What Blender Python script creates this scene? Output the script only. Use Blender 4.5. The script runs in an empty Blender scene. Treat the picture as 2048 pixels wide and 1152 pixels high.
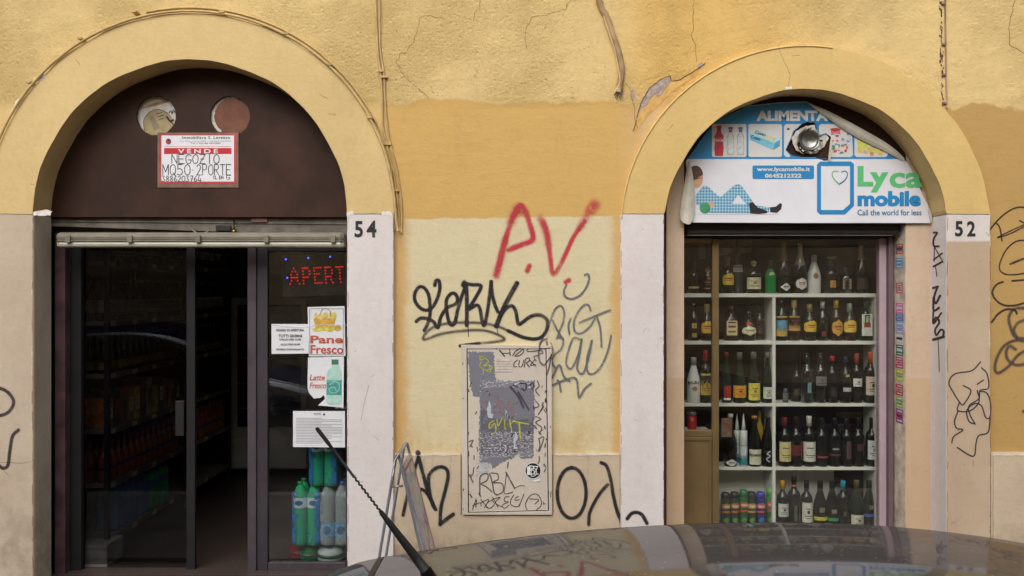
import bpy, bmesh, math, random
from mathutils import Vector, Matrix
from mathutils.geometry import tessellate_polygon
R = random.Random(7)
S = bpy.context.scene
COL = S.collection
# ---------------------------------------------------------------- camera, world, sun, exposure
F, CAMD, CAMZ = 1670.0, 5.2, 2.0
cd = bpy.data.cameras.new('camera'); cam = bpy.data.objects.new('camera', cd); COL.objects.link(cam)
cam.location = (0, -CAMD, CAMZ); cam.rotation_euler = (math.radians(90), 0, 0)
cd.sensor_width = 36; cd.lens = 36*F/2048; cd.clip_start = 0.05; cd.clip_end = 500
S.camera = cam
W = bpy.data.worlds.new('World'); S.world = W; W.use_nodes = True
wn = W.node_tree.nodes; wl = W.node_tree.links
SUN_EL, SUN_AZ = math.radians(44), math.radians(-20)
sky = wn.new('ShaderNodeTexSky'); sky.sky_type = 'NISHITA'; sky.sun_disc = False
sky.sun_elevation = SUN_EL; sky.sun_rotation = math.radians(180)-SUN_AZ
sky.dust_density = 4.0; sky.air_density = 1.0; sky.ozone_density = 1.0
hs = wn.new('ShaderNodeHueSaturation'); hs.inputs['Saturation'].default_value = 0.15   # overcast: the cloud layer whitens the sky
bgn = wn['Background']; bgn.inputs['Strength'].default_value = 0.15
wl.new(sky.outputs[0], hs.inputs['Color']); wl.new(hs.outputs[0], bgn.inputs['Color'])
sd = bpy.data.lights.new('sun', 'SUN'); sun = bpy.data.objects.new('sun', sd); COL.objects.link(sun)
sd.energy = 1.1; sd.angle = math.radians(60); sd.color = (1.0, 0.97, 0.95)
sdir = Vector((math.cos(SUN_EL)*math.sin(SUN_AZ), -math.cos(SUN_EL)*math.cos(SUN_AZ), math.sin(SUN_EL)))
sun.rotation_euler = sdir.to_track_quat('Z', 'Y').to_euler(); sun.location = (3, -6, 12)
S.view_settings.view_transform = 'Standard'; S.view_settings.look = 'None'
S.view_settings.exposure = 0.30; S.view_settings.gamma = 1.0
try: S.view_settings.use_curve_mapping = False
except Exception: pass
S.render.engine = 'CYCLES'
S.cycles.transparent_max_bounces = 40; S.cycles.max_bounces = 8; S.cycles.diffuse_bounces = 4
S.cycles.caustics_reflective = False; S.cycles.caustics_refractive = False

# ---------------------------------------------------------------- helpers: photo pixel -> metres on a plane at depth y
def X(px, y=0.0): return (px-1024)*(CAMD+y)/F
def Z(py, y=0.0): return CAMZ-(py-576)*(CAMD+y)/F
def PW(pts, y=0.0): return [(X(a, y), Z(b, y)) for a, b in pts]
def zc(pts, x0, y0, s): return [(x0+a/s, y0+b/s) for a, b in pts]      # enlarged-crop coordinates to photo pixels

def tag(o, label=None, cat=None, group=None, kind=None):
    if label: o['label'] = label
    if cat: o['category'] = cat
    if group: o['group'] = group
    if kind: o['kind'] = kind
    return o
def thing(name, label, cat, loc=(0, 0, 0), rot=(0, 0, 0), group=None):
    o = bpy.data.objects.new(name, None); COL.objects.link(o); o.location = loc; o.rotation_euler = rot
    o.empty_display_size = .05
    return tag(o, label, cat, group)
def stuffed(o): o['kind'] = 'stuff'; return o
def link(name, me, mat=None, parent=None, label=None, smooth=False, loc=None):
    if mat is not None:
        me.materials.clear(); me.materials.append(mat)
    o = bpy.data.objects.new(name, me); COL.objects.link(o)
    if parent is not None: o.parent = parent
    if loc is not None: o.location = loc
    if smooth:
        me.polygons.foreach_set('use_smooth', [True]*len(me.polygons))
    if label: o['label'] = label
    return o
def mesh(name, v, f, mat=None, parent=None, label=None, smooth=False, loc=None):
    me = bpy.data.meshes.new(name); me.from_pydata(v, [], f); me.update()
    return link(name, me, mat, parent, label, smooth, loc)
def pc(parent):       # world-built children of a moved root: subtract its location
    return Vector(parent.location) if parent is not None and parent.type == 'EMPTY' else Vector((0, 0, 0))

def plate(name, loops, y0, y1, mat, parent=None, label=None, off=(0, 0)):
    """polygon(s) in the x-z plane, front face at y0 (towards the street); back at y1 if given. loops[0] outer, rest holes"""
    vs = []; rings = []
    for lp in loops:
        rings.append(list(range(len(vs), len(vs)+len(lp)))); vs += [Vector((p[0], p[1], 0)) for p in lp]
    tris = tessellate_polygon([[Vector((p[0], p[1], 0)) for p in lp] for lp in loops])
    n = len(vs); V = [(v.x, y0, v.y) for v in vs]; Fc = []
    for t in tris:
        a, b, c = [vs[i] for i in t]
        cr = (b.x-a.x)*(c.y-a.y)-(b.y-a.y)*(c.x-a.x)
        if abs(cr) < 1e-14: continue
        Fc.append(tuple(t) if cr > 0 else (t[0], t[2], t[1]))
    if y1 is not None:
        V += [(v.x, y1, v.y) for v in vs]
        Fc += [(f[0]+n, f[2]+n, f[1]+n) for f in Fc]
        for k, r in enumerate(rings):
            A = sum(vs[r[i]].x*vs[r[(i+1) % len(r)]].y-vs[r[(i+1) % len(r)]].x*vs[r[i]].y for i in range(len(r)))
            for i in range(len(r)):
                a, b = r[i], r[(i+1) % len(r)]
                q = (a, a+n, b+n, b) if (A > 0) == (k == 0) else (a, b, b+n, a+n)
                Fc.append(q)
    return mesh(name, V, Fc, mat, parent, label)
def bx(bm, x0, x1, y0, y1, z0, z1, bev=0):
    g = bmesh.ops.create_cube(bm, size=1)['verts']
    for v in g:
        v.co = Vector(((x0+x1)/2+v.co.x*abs(x1-x0), (y0+y1)/2+v.co.y*abs(y1-y0), (z0+z1)/2+v.co.z*abs(z1-z0)))
    if bev > 0:
        es = list({e for v in g for e in v.link_edges})
        bmesh.ops.bevel(bm, geom=es, offset=bev, segments=2, affect='EDGES', profile=.5)
def fin(name, bm, mat, parent=None, label=None, smooth=False, loc=None):
    me = bpy.data.meshes.new(name); bmesh.ops.recalc_face_normals(bm, faces=bm.faces); bm.to_mesh(me); bm.free()
    return link(name, me, mat, parent, label, smooth, loc)
def box(name, x0, x1, y0, y1, z0, z1, mat, parent=None, label=None, bev=0):
    bm = bmesh.new(); bx(bm, x0, x1, y0, y1, z0, z1, bev); return fin(name, bm, mat, parent, label)
def tube(name, pts, r, mat, parent=None, label=None, n=8, smooth=True, radii=None, flat=1.0):
    pts = [Vector(p) for p in pts]; V = []; Fc = []
    up0 = None
    for i, p in enumerate(pts):
        t = (pts[min(i+1, len(pts)-1)]-pts[max(i-1, 0)]).normalized()
        u = Vector((0, 1, 0)) if abs(t.y) < .9 else Vector((1, 0, 0))
        a = t.cross(u).normalized(); b = a.cross(t).normalized()
        rr = radii[i] if radii else r
        for k in range(n):
            th = 2*math.pi*k/n
            V.append(p+a*math.cos(th)*rr+b*math.sin(th)*rr*flat)
    for i in range(len(pts)-1):
        for k in range(n):
            Fc.append((i*n+k, i*n+(k+1) % n, (i+1)*n+(k+1) % n, (i+1)*n+k))
    Fc.append(tuple(range(n))); Fc.append(tuple((len(pts)-1)*n+k for k in reversed(range(n))))
    return mesh(name, V, Fc, mat, parent, label, smooth)
def catmull(pts, step=4.0):
    P = [Vector((p[0], p[1], 0)) for p in pts]
    if len(P) == 2:
        L = (P[1]-P[0]).length; n = max(2, int(L/step)); return [P[0].lerp(P[1], i/n) for i in range(n+1)]
    out = []
    for i in range(len(P)-1):
        p0 = P[i-1] if i else P[0]*2-P[1]; p1 = P[i]; p2 = P[i+1]
        p3 = P[i+2] if i+2 < len(P) else P[-1]*2-P[-2]
        n = max(2, int((p2-p1).length/step))
        for k in range(n):
            t = k/n
            out.append(.5*((2*p1)+(-p0+p2)*t+(2*p0-5*p1+4*p2-p3)*t*t+(-p0+3*p1-3*p2+p3)*t**3))
    out.append(P[-1]); return out
def tri3(pts, y, step=.03, z=True):
    return [(p.x, y, p.y) for p in catmull(pts, step)]

# ---------------------------------------------------------------- node helper
def lin(c): return tuple(((v/255)/12.92 if v/255 <= .04045 else ((v/255+.055)/1.055)**2.4) for v in c)
class NT:
    def __init__(s, name):
        s.m = bpy.data.materials.new(name); s.m.use_nodes = True; s.t = s.m.node_tree; s.n = s.t.nodes; s.l = s.t.links
        s.b = s.n['Principled BSDF']; s.out = s.n['Material Output']; s._pos = None; s._obj = None
    def put(s, sock, v):
        if isinstance(v, bpy.types.NodeSocket): s.l.new(v, sock)
        else: sock.default_value = v if not (hasattr(v, '__len__') and len(v) == 3 and sock.type == 'RGBA') else (*v, 1)
    def pos(s):
        if s._pos is None: s._pos = s.n.new('ShaderNodeNewGeometry').outputs['Position']
        return s._pos
    def obj(s):
        if s._obj is None: s._obj = s.n.new('ShaderNodeTexCoord').outputs['Object']
        return s._obj
    def xyz(s, v=None):
        d = s.n.new('ShaderNodeSeparateXYZ'); s.l.new(v or s.pos(), d.inputs[0]); return d.outputs
    def mth(s, op, a, b=None, c=None):
        d = s.n.new('ShaderNodeMath'); d.operation = op; s.put(d.inputs[0], a)
        if b is not None: s.put(d.inputs[1], b)
        if c is not None: s.put(d.inputs[2], c)
        return d.outputs[0]
    def noise(s, sc, det=4, ro=.55, v=None, stretch=None):
        d = s.n.new('ShaderNodeTexNoise'); d.inputs['Scale'].default_value = sc; d.inputs['Detail'].default_value = det
        d.inputs['Roughness'].default_value = ro; v = v or s.pos()
        if stretch:
            mp = s.n.new('ShaderNodeMapping'); mp.inputs['Scale'].default_value = stretch; s.l.new(v, mp.inputs['Vector']); v = mp.outputs[0]
        s.l.new(v, d.inputs['Vector']); return d.outputs['Fac']
    def vor(s, sc, v=None, feat='F1'):
        d = s.n.new('ShaderNodeTexVoronoi'); d.feature = feat; d.inputs['Scale'].default_value = sc
        s.l.new(v or s.pos(), d.inputs['Vector']); return d.outputs['Distance']
    def st(s, x, a, b):       # smoothstep 0 at a, 1 at b
        d = s.n.new('ShaderNodeMapRange'); d.interpolation_type = 'SMOOTHSTEP'; s.put(d.inputs['Value'], x)
        if b < a:
            d.inputs['From Min'].default_value = b; d.inputs['From Max'].default_value = a
            d.inputs['To Min'].default_value = 1; d.inputs['To Max'].default_value = 0
        else:
            d.inputs['From Min'].default_value = a; d.inputs['From Max'].default_value = b
        return d.outputs[0]
    def mix(s, f, a, b, mode='MIX'):
        d = s.n.new('ShaderNodeMix'); d.data_type = 'RGBA'; d.blend_type = mode
        s.put(d.inputs[0], f); s.put(d.inputs[6], a); s.put(d.inputs[7], b); return d.outputs[2]
    def mul(s, *a):
        r = a[0]
        for b in a[1:]: r = s.mth('MULTIPLY', r, b)
        return r
    def bump(s, h, dist, strength=1.0, nrm=None):
        d = s.n.new('ShaderNodeBump'); d.inputs['Distance'].default_value = dist; d.inputs['Strength'].default_value = strength
        s.put(d.inputs['Height'], h)
        if nrm: s.l.new(nrm, d.inputs['Normal'])
        return d.outputs[0]
    def set(s, **k):
        for a, v in k.items(): s.put(s.b.inputs[{'col': 'Base Color', 'rough': 'Roughness', 'metal': 'Metallic', 'nrm': 'Normal',
            'spec': 'Specular IOR Level', 'coat': 'Coat Weight', 'coatr': 'Coat Roughness', 'emi': 'Emission Color', 'emis': 'Emission Strength', 'alpha': 'Alpha',
            'trans': 'Transmission Weight', 'ior': 'IOR'}[a]], v)
        return s.m
_mc = {}
def M(key, rgb, rough=.6, metal=0, var=.12, vs=8, bump=0, bs=60, coat=0, spec=.5, srgb=True, dirt=0):
    """plain painted/plastic/metal surface with a mottled tone and fine relief; cached"""
    k = (key, tuple(rgb), rough, metal, coat)
    if k in _mc: return _mc[k]
    t = NT(key); c = lin(rgb) if srgb else rgb
    n = t.noise(vs, 5, .6, t.obj())
    c2 = tuple(v*(1-var*1.6) for v in c); c1 = tuple(min(.9, v*(1+var)) for v in c)
    colr = t.mix(t.st(n, .3, .7), c2, c1)
    if dirt:
        d = t.st(t.noise(vs*2.7, 6, .7, t.obj()), .52, .72); colr = t.mix(t.mth('MULTIPLY', d, dirt), colr, tuple(v*.35 for v in c))
    t.set(col=colr, metal=metal, coat=coat, spec=spec)
    t.set(rough=t.mth('ADD', rough-.05, t.mth('MULTIPLY', t.noise(vs*3, 3, .5, t.obj()), .1)))
    if bump: t.set(nrm=t.bump(t.noise(bs, 4, .6, t.obj()), bump))
    _mc[k] = t.m; return t.m
def Em(key, rgb, st):
    if key in _mc: return _mc[key]
    t = NT(key); t.set(col=lin(rgb), emi=lin(rgb), emis=st); _mc[key] = t.m; return t.m
def glassmat(key, tint=(1, 1, 1), rough=.0, ior=1.5, boost=1.0, dirt=0.0):
    """thin pane: Fresnel mix of see-through and mirror, with a little dust"""
    if key in _mc: return _mc[key]
    t = NT(key); tr = t.n.new('ShaderNodeBsdfTransparent'); gl = t.n.new('ShaderNodeBsdfGlossy'); lw = t.n.new('ShaderNodeLayerWeight'); lw.inputs[0].default_value = .5
    tr.inputs[0].default_value = (*tint, 1); gl.inputs['Roughness'].default_value = rough
    sch = t.mth('ADD', .04, t.mth('MULTIPLY', .9, t.mth('POWER', lw.outputs['Facing'], 5.0)))
    mx = t.n.new('ShaderNodeMixShader'); t.l.new(t.mth('MINIMUM', t.mth('MULTIPLY', sch, boost), 1.0), mx.inputs[0])
    t.l.new(tr.outputs[0], mx.inputs[1]); t.l.new(gl.outputs[0], mx.inputs[2])
    o = mx.outputs[0]
    if dirt:
        df = t.n.new('ShaderNodeBsdfDiffuse'); df.inputs[0].default_value = (.45, .43, .4, 1)
        m2 = t.n.new('ShaderNodeMixShader'); t.l.new(t.mul(t.st(t.noise(3.5, 7, .7), .35, .8), dirt), m2.inputs[0])
        t.l.new(o, m2.inputs[1]); t.l.new(df.outputs[0], m2.inputs[2]); o = m2.outputs[0]
    t.l.new(o, t.out.inputs[0]); _mc[key] = t.m; return t.m

# ---------------------------------------------------------------- paint strokes (spray cans and markers): ribbons on the wall
def paintmat(key, rgb, soft=.35, op=.95, speck=.25, rough=.5):
    if key in _mc: return _mc[key]
    t = NT(key); uv = t.n.new('ShaderNodeUVMap'); uv.uv_map = 'stroke'
    d = t.n.new('ShaderNodeVectorMath'); d.operation = 'LENGTH'; t.l.new(uv.outputs[0], d.inputs[0])
    e = t.mth('ADD', d.outputs['Value'], t.mul(t.mth('SUBTRACT', t.noise(220, 3, .7), .5), speck*1.6))
    a = t.st(e, 1.0, 1.0-soft)
    a = t.mul(a, t.mth('SUBTRACT', 1.0, t.mul(t.st(t.noise(7, 4, .65), .45, .72), min(.45, speck))), t.mth('SUBTRACT', op, t.mul(t.st(t.noise(45, 4, .7), .5, .75), speck)))
    tr = t.n.new('ShaderNodeBsdfTransparent'); mx = t.n.new('ShaderNodeMixShader')
    t.set(col=t.mix(t.noise(14, 3), tuple(v*.8 for v in lin(rgb)), tuple(v*1.15 for v in lin(rgb))), rough=rough, spec=.3)
    t.l.new(a, mx.inputs[0]); t.l.new(tr.outputs[0], mx.inputs[1]); t.l.new(t.b.outputs[0], mx.inputs[2]); t.l.new(mx.outputs[0], t.out.inputs[0])
    _mc[key] = t.m; return t.m
def strokes(name, lines, y, mat, parent, label=None, width=10, plane=None):
    """lines: list of (points px, width px or None [, end width]); plane(u,v,k)->3D for other planes"""
    V = []; Fc = []; UV = []; cnt = 0
    s = (CAMD+y)/F
    for ln in lines:
        pts, w = ln[0], (ln[1] if len(ln) > 1 and ln[1] else width); w1 = ln[2] if len(ln) > 2 else w
        C = catmull(pts, 2.5)
        t0 = (C[1]-C[0]).normalized(); t1 = (C[-1]-C[-2]).normalized()
        C = [C[0]-t0*w*.5, C[0]-t0*w*.25]+C+[C[-1]+t1*w1*.25, C[-1]+t1*w1*.5]
        D = [0]
        for i in range(1, len(C)): D.append(D[-1]+(C[i]-C[i-1]).length)
        L = D[-1]; b = len(V)
        for i, c in enumerate(C):
            f = D[i]/max(L, 1e-6); hw = .5*(w*(1-f)+w1*f)
            t = (C[min(i+1, len(C)-1)]-C[max(i-1, 0)]).normalized(); nrm = Vector((-t.y, t.x, 0))
            cc = max(0.0, 1-min(D[i], L-D[i])/max(hw, 1e-6))
            cnt += 1
            for k in (-1, 0, 1):
                q = c+nrm*hw*k
                if plane: V.append(plane(q.x, q.y, cnt))
                else: V.append((X(q.x, y), y-.0008-cnt*.000004, Z(q.y, y)))
                UV.append((k, cc))
        for i in range(len(C)-1):
            for k in (0, 1):
                a0 = b+i*3+k; Fc.append((a0, a0+1, a0+4, a0+3))
    o = mesh(name, V, Fc, mat, parent, label)
    uvl = o.data.uv_layers.new(name='stroke')
    for lp in o.data.loops: uvl.data[lp.index].uv = UV[lp.vertex_index]
    return o
def ragged(pts, amp, step, seed=1):
    r = random.Random(seed); out = []
    n = len(pts)
    for i in range(n):
        a, b = pts[i], pts[(i+1) % n]; L = math.hypot(b[0]-a[0], b[1]-a[1]); k = max(1, int(L/step))
        for j in range(k):
            t = j/k; out.append((a[0]+(b[0]-a[0])*t+r.uniform(-amp, amp), a[1]+(b[1]-a[1])*t+r.uniform(-amp, amp)))
    return out
def circ(cx, cy, r, n=32, ry=None, a0=0, a1=360, rag=0, seed=3):
    rr = random.Random(seed); ry = ry or r
    return [(cx+(r+rr.uniform(-rag, rag))*math.cos(math.radians(a0+(a1-a0)*i/n)), cy-(ry+rr.uniform(-rag, rag))*math.sin(math.radians(a0+(a1-a0)*i/n))) for i in range(n if a1-a0 == 360 else n+1)]
def rrect(x0, y0, x1, y1, r, n=5):
    out = []
    for cx, cy, a in ((x1-r, y0+r, 0), (x0+r, y0+r, 90), (x0+r, y1-r, 180), (x1-r, y1-r, 270)):
        for i in range(n+1):
            t = math.radians(a+90*i/n); out.append((cx+r*math.cos(t), cy-r*math.sin(t)))
    return out
def rc(x0, y0, x1, y1): return [(x0, y0), (x1, y0), (x1, y1), (x0, y1)]
def sheet(name, pts, y, mat, parent=None, label=None, holes=(), th=None):
    o = plate(name, [PW(pts, y)]+[PW(h, y) for h in holes], y, None if th is None else y+th, mat, parent, label)
    return o
_fc = None
def text(name, s, px, y, mat, parent=None, label=None, bold=0.0, shear=0, spacing=1.0, place=None, skew=0, rot=0):
    """lettering fitted to a box px=(x0,y0,x1,y1) in photo pixels on the plane y, as flat mesh"""
    c = bpy.data.curves.new('lettering', 'FONT'); c.body = s; c.size = 1; c.offset = bold; c.shear = shear; c.space_character = spacing
    c.resolution_u = 3; c.fill_mode = 'FRONT'
    o = bpy.data.objects.new('tmp', c); COL.objects.link(o)
    dg = bpy.context.evaluated_depsgraph_get(); me = bpy.data.meshes.new_from_object(o.evaluated_get(dg))
    bpy.data.objects.remove(o)
    xs = [v.co.x for v in me.vertices]; ys = [v.co.y for v in me.vertices]
    a, b, c0, d = min(xs), max(xs), min(ys), max(ys)
    cr, sr = math.cos(math.radians(rot)), math.sin(math.radians(rot)); mx, my = (px[0]+px[2])/2, (px[1]+px[3])/2
    for v in me.vertices:
        u = (v.co.x-a)/(b-a); w = (v.co.y-c0)/(d-c0)
        qx = px[0]+(px[2]-px[0])*u; qy = px[3]+(px[1]-px[3])*w+skew*u
        if rot: dx, dy = qx-mx, qy-my; qx, qy = mx+dx*cr+dy*sr, my-dx*sr+dy*cr
        v.co = place(qx, qy) if place else (X(qx, y), y, Z(qy, y))
    return link(name, me, mat, parent, label)
# ================================================================ materials of the setting
def stucco(name, base, alt, rough_zone=False, grime=.35, fine=.0012, coarse=.005, regions=None, stain=None):
    t = NT(name); x, y_, z = t.xyz()
    n1 = t.noise(1.3, 6, .6); n2 = t.noise(7, 6, .65); n3 = t.noise(38, 5, .7)
    c = t.mix(t.st(n1, .35, .68), base, alt)
    c = t.mix(t.mul(t.st(n2, .45, .75), .35), c, tuple(v*.82 for v in base))
    c = t.mix(t.mul(t.st(n3, .42, .72), .16), c, tuple(v*.62 for v in base))
    c = t.mix(t.mul(t.st(t.noise(11, 7, .75, None, (.45, 1, 1.3)), .5, .72), .22), c, tuple(min(.85, v*1.16) for v in base))
    if regions:
        c = regions(t, c, x, z, n1, n2)
    c = t.mix(t.mul(t.st(t.noise(17, 7, .75), .44, .7), .14), c, t.mix(1.0, c, (.72, .66, .58), 'MULTIPLY'))
    g = t.mul(t.st(t.noise(4.2, 8, .72, None, (1, 1, .35)), .5, .8), grime)
    c = t.mix(g, c, t.mix(.6, c, (.22, .17, .12)))
    pits = t.st(t.vor(90), .16, .05)
    pm = t.mul(pits, t.st(n2, .5, .66)) if rough_zone else t.mul(pits, t.st(t.noise(3, 3), .6, .75), .6)
    c = t.mix(t.mul(pm, .55), c, (.16, .10, .05))
    h = t.mth('ADD', t.mth('ADD', t.mul(n3, .45), t.mul(n2, .9)), t.mul(t.noise(22, 6, .7, None, (.35, 1, 1)), .8))
    if rough_zone:
        rz = t.mul(t.st(z, 3.12, 3.2), t.st(n1, .3, .62))
        h = t.mth('ADD', h, t.mul(rz, t.noise(60, 7, .8), 2.6))
        h = t.mth('ADD', h, t.mul(rz, t.st(t.vor(34), .0, .45), .8))
    h = t.mth('SUBTRACT', h, t.mul(pm, .6))
    t.set(col=c, rough=.88, spec=.2, nrm=t.bump(h, coarse, .9))
    return t.m
YEL = lin((224, 194, 134)); YEL2 = lin((214, 184, 122)); OCH = lin((209, 170, 102)); CRE = lin((216, 202, 164)); ORA = lin((220, 176, 98))
def facade_regions(t, c, x, z, n1, n2):
    w = t.mth('MULTIPLY', t.mth('SUBTRACT', n2, .5), .10); w1 = t.mth('MULTIPLY', t.mth('SUBTRACT', n1, .5), .25)
    zz = t.mth('ADD', z, t.mth('ADD', w, w1)); xx = t.mth('ADD', x, w)
    # more orange render towards the second arch
    t1 = t.mul(t.st(x, .55, .95), t.st(x, 2.3, 1.2)); c = t.mix(t.mul(t1, .75), c, ORA)
    # fresher ochre paint between the arches
    m = t.mul(t.st(zz, Z(202), Z(208)), t.st(xx, 1.0, .8), t.st(x, -.9, -.72)); c = t.mix(m, c, OCH)
    # faded whitish zone beside the arch
    m = t.mul(t.st(xx, .62, .86), t.st(zz, Z(165), Z(240)), t.st(xx, 1.2, .95)); c = t.mix(t.mul(m, .45), c, lin((206, 182, 148)))
    # cream paint below
    w2 = t.mth('MULTIPLY', t.mth('SUBTRACT', t.noise(9, 4), .5), .03)
    edge = t.mth('ADD', z, t.mth('ADD', w2, t.mth('MULTIPLY', x, -.015)))
    cream = t.mul(t.st(edge, Z(432), Z(436)), t.st(x, 1.2, 1.1)); c = t.mix(cream, c, CRE)
    # rusty damp stains low and at the sides of the cream panel
    d1 = t.mul(cream, t.st(z, Z(760), Z(905)), t.st(t.noise(5, 6, .7, None, (1, 1, .5)), .42, .68)); c = t.mix(t.mul(d1, .6), c, lin((200, 160, 98)))
    d2 = t.mul(cream, t.mth('MAXIMUM', t.st(xx, .585, .66), t.st(xx, -.62, -.70))); c = t.mix(t.mul(d2, .75), c, lin((205, 158, 88)))
    # ochre patch right of the second arch
    o = t.mul(t.st(xx, 2.68, 2.74), t.st(zz, Z(212), Z(219))); c = t.mix(o, c, lin((188, 152, 94)))
    return c
m_wall = stucco('yellow_render', YEL, YEL2, True, .3, regions=facade_regions)
m_band1 = stucco('arch_render_faded', lin((222, 194, 138)), lin((212, 184, 128)), False, .3, coarse=.0036)
m_band2 = stucco('arch_render_yellow', lin((222, 190, 124)), lin((212, 180, 116)), False, .25, coarse=.0036)
m_soffit = stucco('arch_soffit_render', lin((216, 184, 128)), lin((204, 170, 116)), False, .5, coarse=.0036)
m_white = stucco('white_painted_pier', lin((226, 217, 213)), lin((218, 208, 204)), False, .22, coarse=.0022)
def tan_regions(t, c, x, z, n1, n2):
    d = t.mul(t.st(z, Z(850), Z(1150)), t.st(n2, .35, .7)); return t.mix(t.mul(d, .6), c, lin((142, 124, 110)))
m_tan = stucco('tan_painted_pier', lin((205, 183, 158)), lin((196, 174, 150)), False, .4, coarse=.0024, regions=tan_regions)
m_pink = stucco('pinkish_painted_pier', lin((203, 185, 163)), lin((193, 173, 150)), False, .4, coarse=.0024, regions=tan_regions)
m_greytan = stucco('grey_tan_reveal', lin((206, 192, 172)), lin((194, 180, 160)), False, .5, coarse=.002, regions=tan_regions)
def pier52(t, c, x, z, n1, n2):
    w = t.mth('MULTIPLY', t.mth('SUBTRACT', n2, .5), .05)
    return t.mix(t.st(t.mth('ADD', z, w), Z(480), Z(486)), c, t.mix(t.st(n1, .4, .6), lin((198, 176, 150)), lin((190, 166, 140))))
m_pier52 = stucco('two_tone_pier', lin((226, 216, 208)), lin((216, 206, 198)), False, .3, coarse=.0022, regions=pier52)
def jamb_reg(t, c, x, z, n1, n2):
    w = t.mth('MULTIPLY', t.mth('SUBTRACT', n2, .5), .03)
    return t.mix(t.st(t.mth('ADD', z, w), Z(755, .2), Z(758, .2)), c, lin((200, 172, 140)))
m_jamb = stucco('tan_inner_jamb', lin((212, 188, 162)), lin((204, 178, 152)), False, .4, coarse=.0024, regions=jamb_reg)
def dado_reg(t, c, x, z, n1, n2):
    d = t.mul(t.st(z, Z(1030), Z(1110)), t.st(n2, .3, .62)); return t.mix(t.mul(d, .7), c, lin((146, 122, 100)))
m_dado = stucco('beige_dado', lin((208, 189, 162)), lin((196, 176, 150)), False, .45, coarse=.0036, regions=dado_reg)
m_brown = M('brown_board_paint', (63, 39, 28), .62, 0, .22, 3, .0006, 40, dirt=.3, spec=.25)
m_terra = M('terracotta_disc', (120, 70, 46), .6, 0, .15, 20)
m_plaster = M('bare_grey_plaster', (178, 158, 148), .95, 0, .25, 30, .004, 60)
m_dark = M('dark_paint', (34, 31, 33), .5, 0, .2, 6)
m_blackish = M('black_void_paint', (22, 20, 21), .7, 0, .2, 6)
m_cable = M('painted_cable', (198, 168, 112), .6, 0, .15, 12, .0004, 80, dirt=.3)
m_alu = M('grey_aluminium', (104, 96, 100), .42, .5, .1, 5)
m_bronze = M('bronze_anodised_aluminium', (146, 122, 84), .38, .55, .1, 4)
m_lightw = M('off_white_shelf_laminate', (232, 230, 220), .5, 0, .05, 3)
m_asphalt = M('asphalt', (66, 64, 62), .9, 0, .3, 4, .004, 90)
m_pave = M('pavement_basalt', (120, 116, 110), .85, 0, .25, 5, .002, 60)
m_kerb = M('kerb_travertine', (150, 146, 138), .8, 0, .2, 6, .002, 50)
m_crack = paintmat('crack_line', (110, 78, 44), .6, .85, .5)
# ================================================================ ground
def struct(o): o['kind'] = 'structure'; return o
struct(box('ground', -80, 80, -80, 80, -1.0, -.005, m_asphalt))
struct(box('road', -40, 40, -8.9, -1.85, -.1, 0.0, m_asphalt))
struct(box('pavement', -20, 20, -1.7, .04, -.1, .12, m_pave))
struct(box('kerb', -20, 20, -1.85, -1.703, -.1, .125, m_kerb, bev=.01))
struct(box('opposite_pavement', -20, 20, -10.6, -9.05, -.1, .12, m_pave))
struct(box('opposite_kerb', -20, 20, -9.047, -8.9, -.1, .125, m_kerb, bev=.01))

# ================================================================ the building with the two shops
B = thing('shop_building', 'ochre plastered building front with two arched shop openings, numbers 54 and 52', 'building')
Y0, YW, YR = 0.0, .035, .20          # pier face, wall face, back of the reveals
LA = dict(cx=380, cy=433, r=314, R=407); RA = dict(cx=1611, cy=461, r=283, R=370)
def arcpts(a, rad, y=0, n=110):   # left spring -> over the top -> right spring, photo px mapped on the pier plane
    k = 5 if rad > 350 else 2
    w = lambda i: rad+.9*math.sin(i*.13*k)+.5*math.sin(i*.5+k)+.2*math.sin(i*1.3)
    return [(X(a['cx']-w(i)*math.cos(math.pi*i/n)), Z(a['cy']-w(i)*math.sin(math.pi*i/n))) for i in range(n+1)]
GZ = .10
loop = [(-8, GZ), (-8, 9.0), (8, 9.0), (8, GZ)]
for a in (RA, LA):
    p = arcpts(a, a['R']-1); p.reverse()
    loop += [(p[0][0], GZ)]+p+[(p[-1][0], GZ)]
wall = plate('facade_wall', [loop], YW, .42, m_wall, B)
SP = Z(428)
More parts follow.
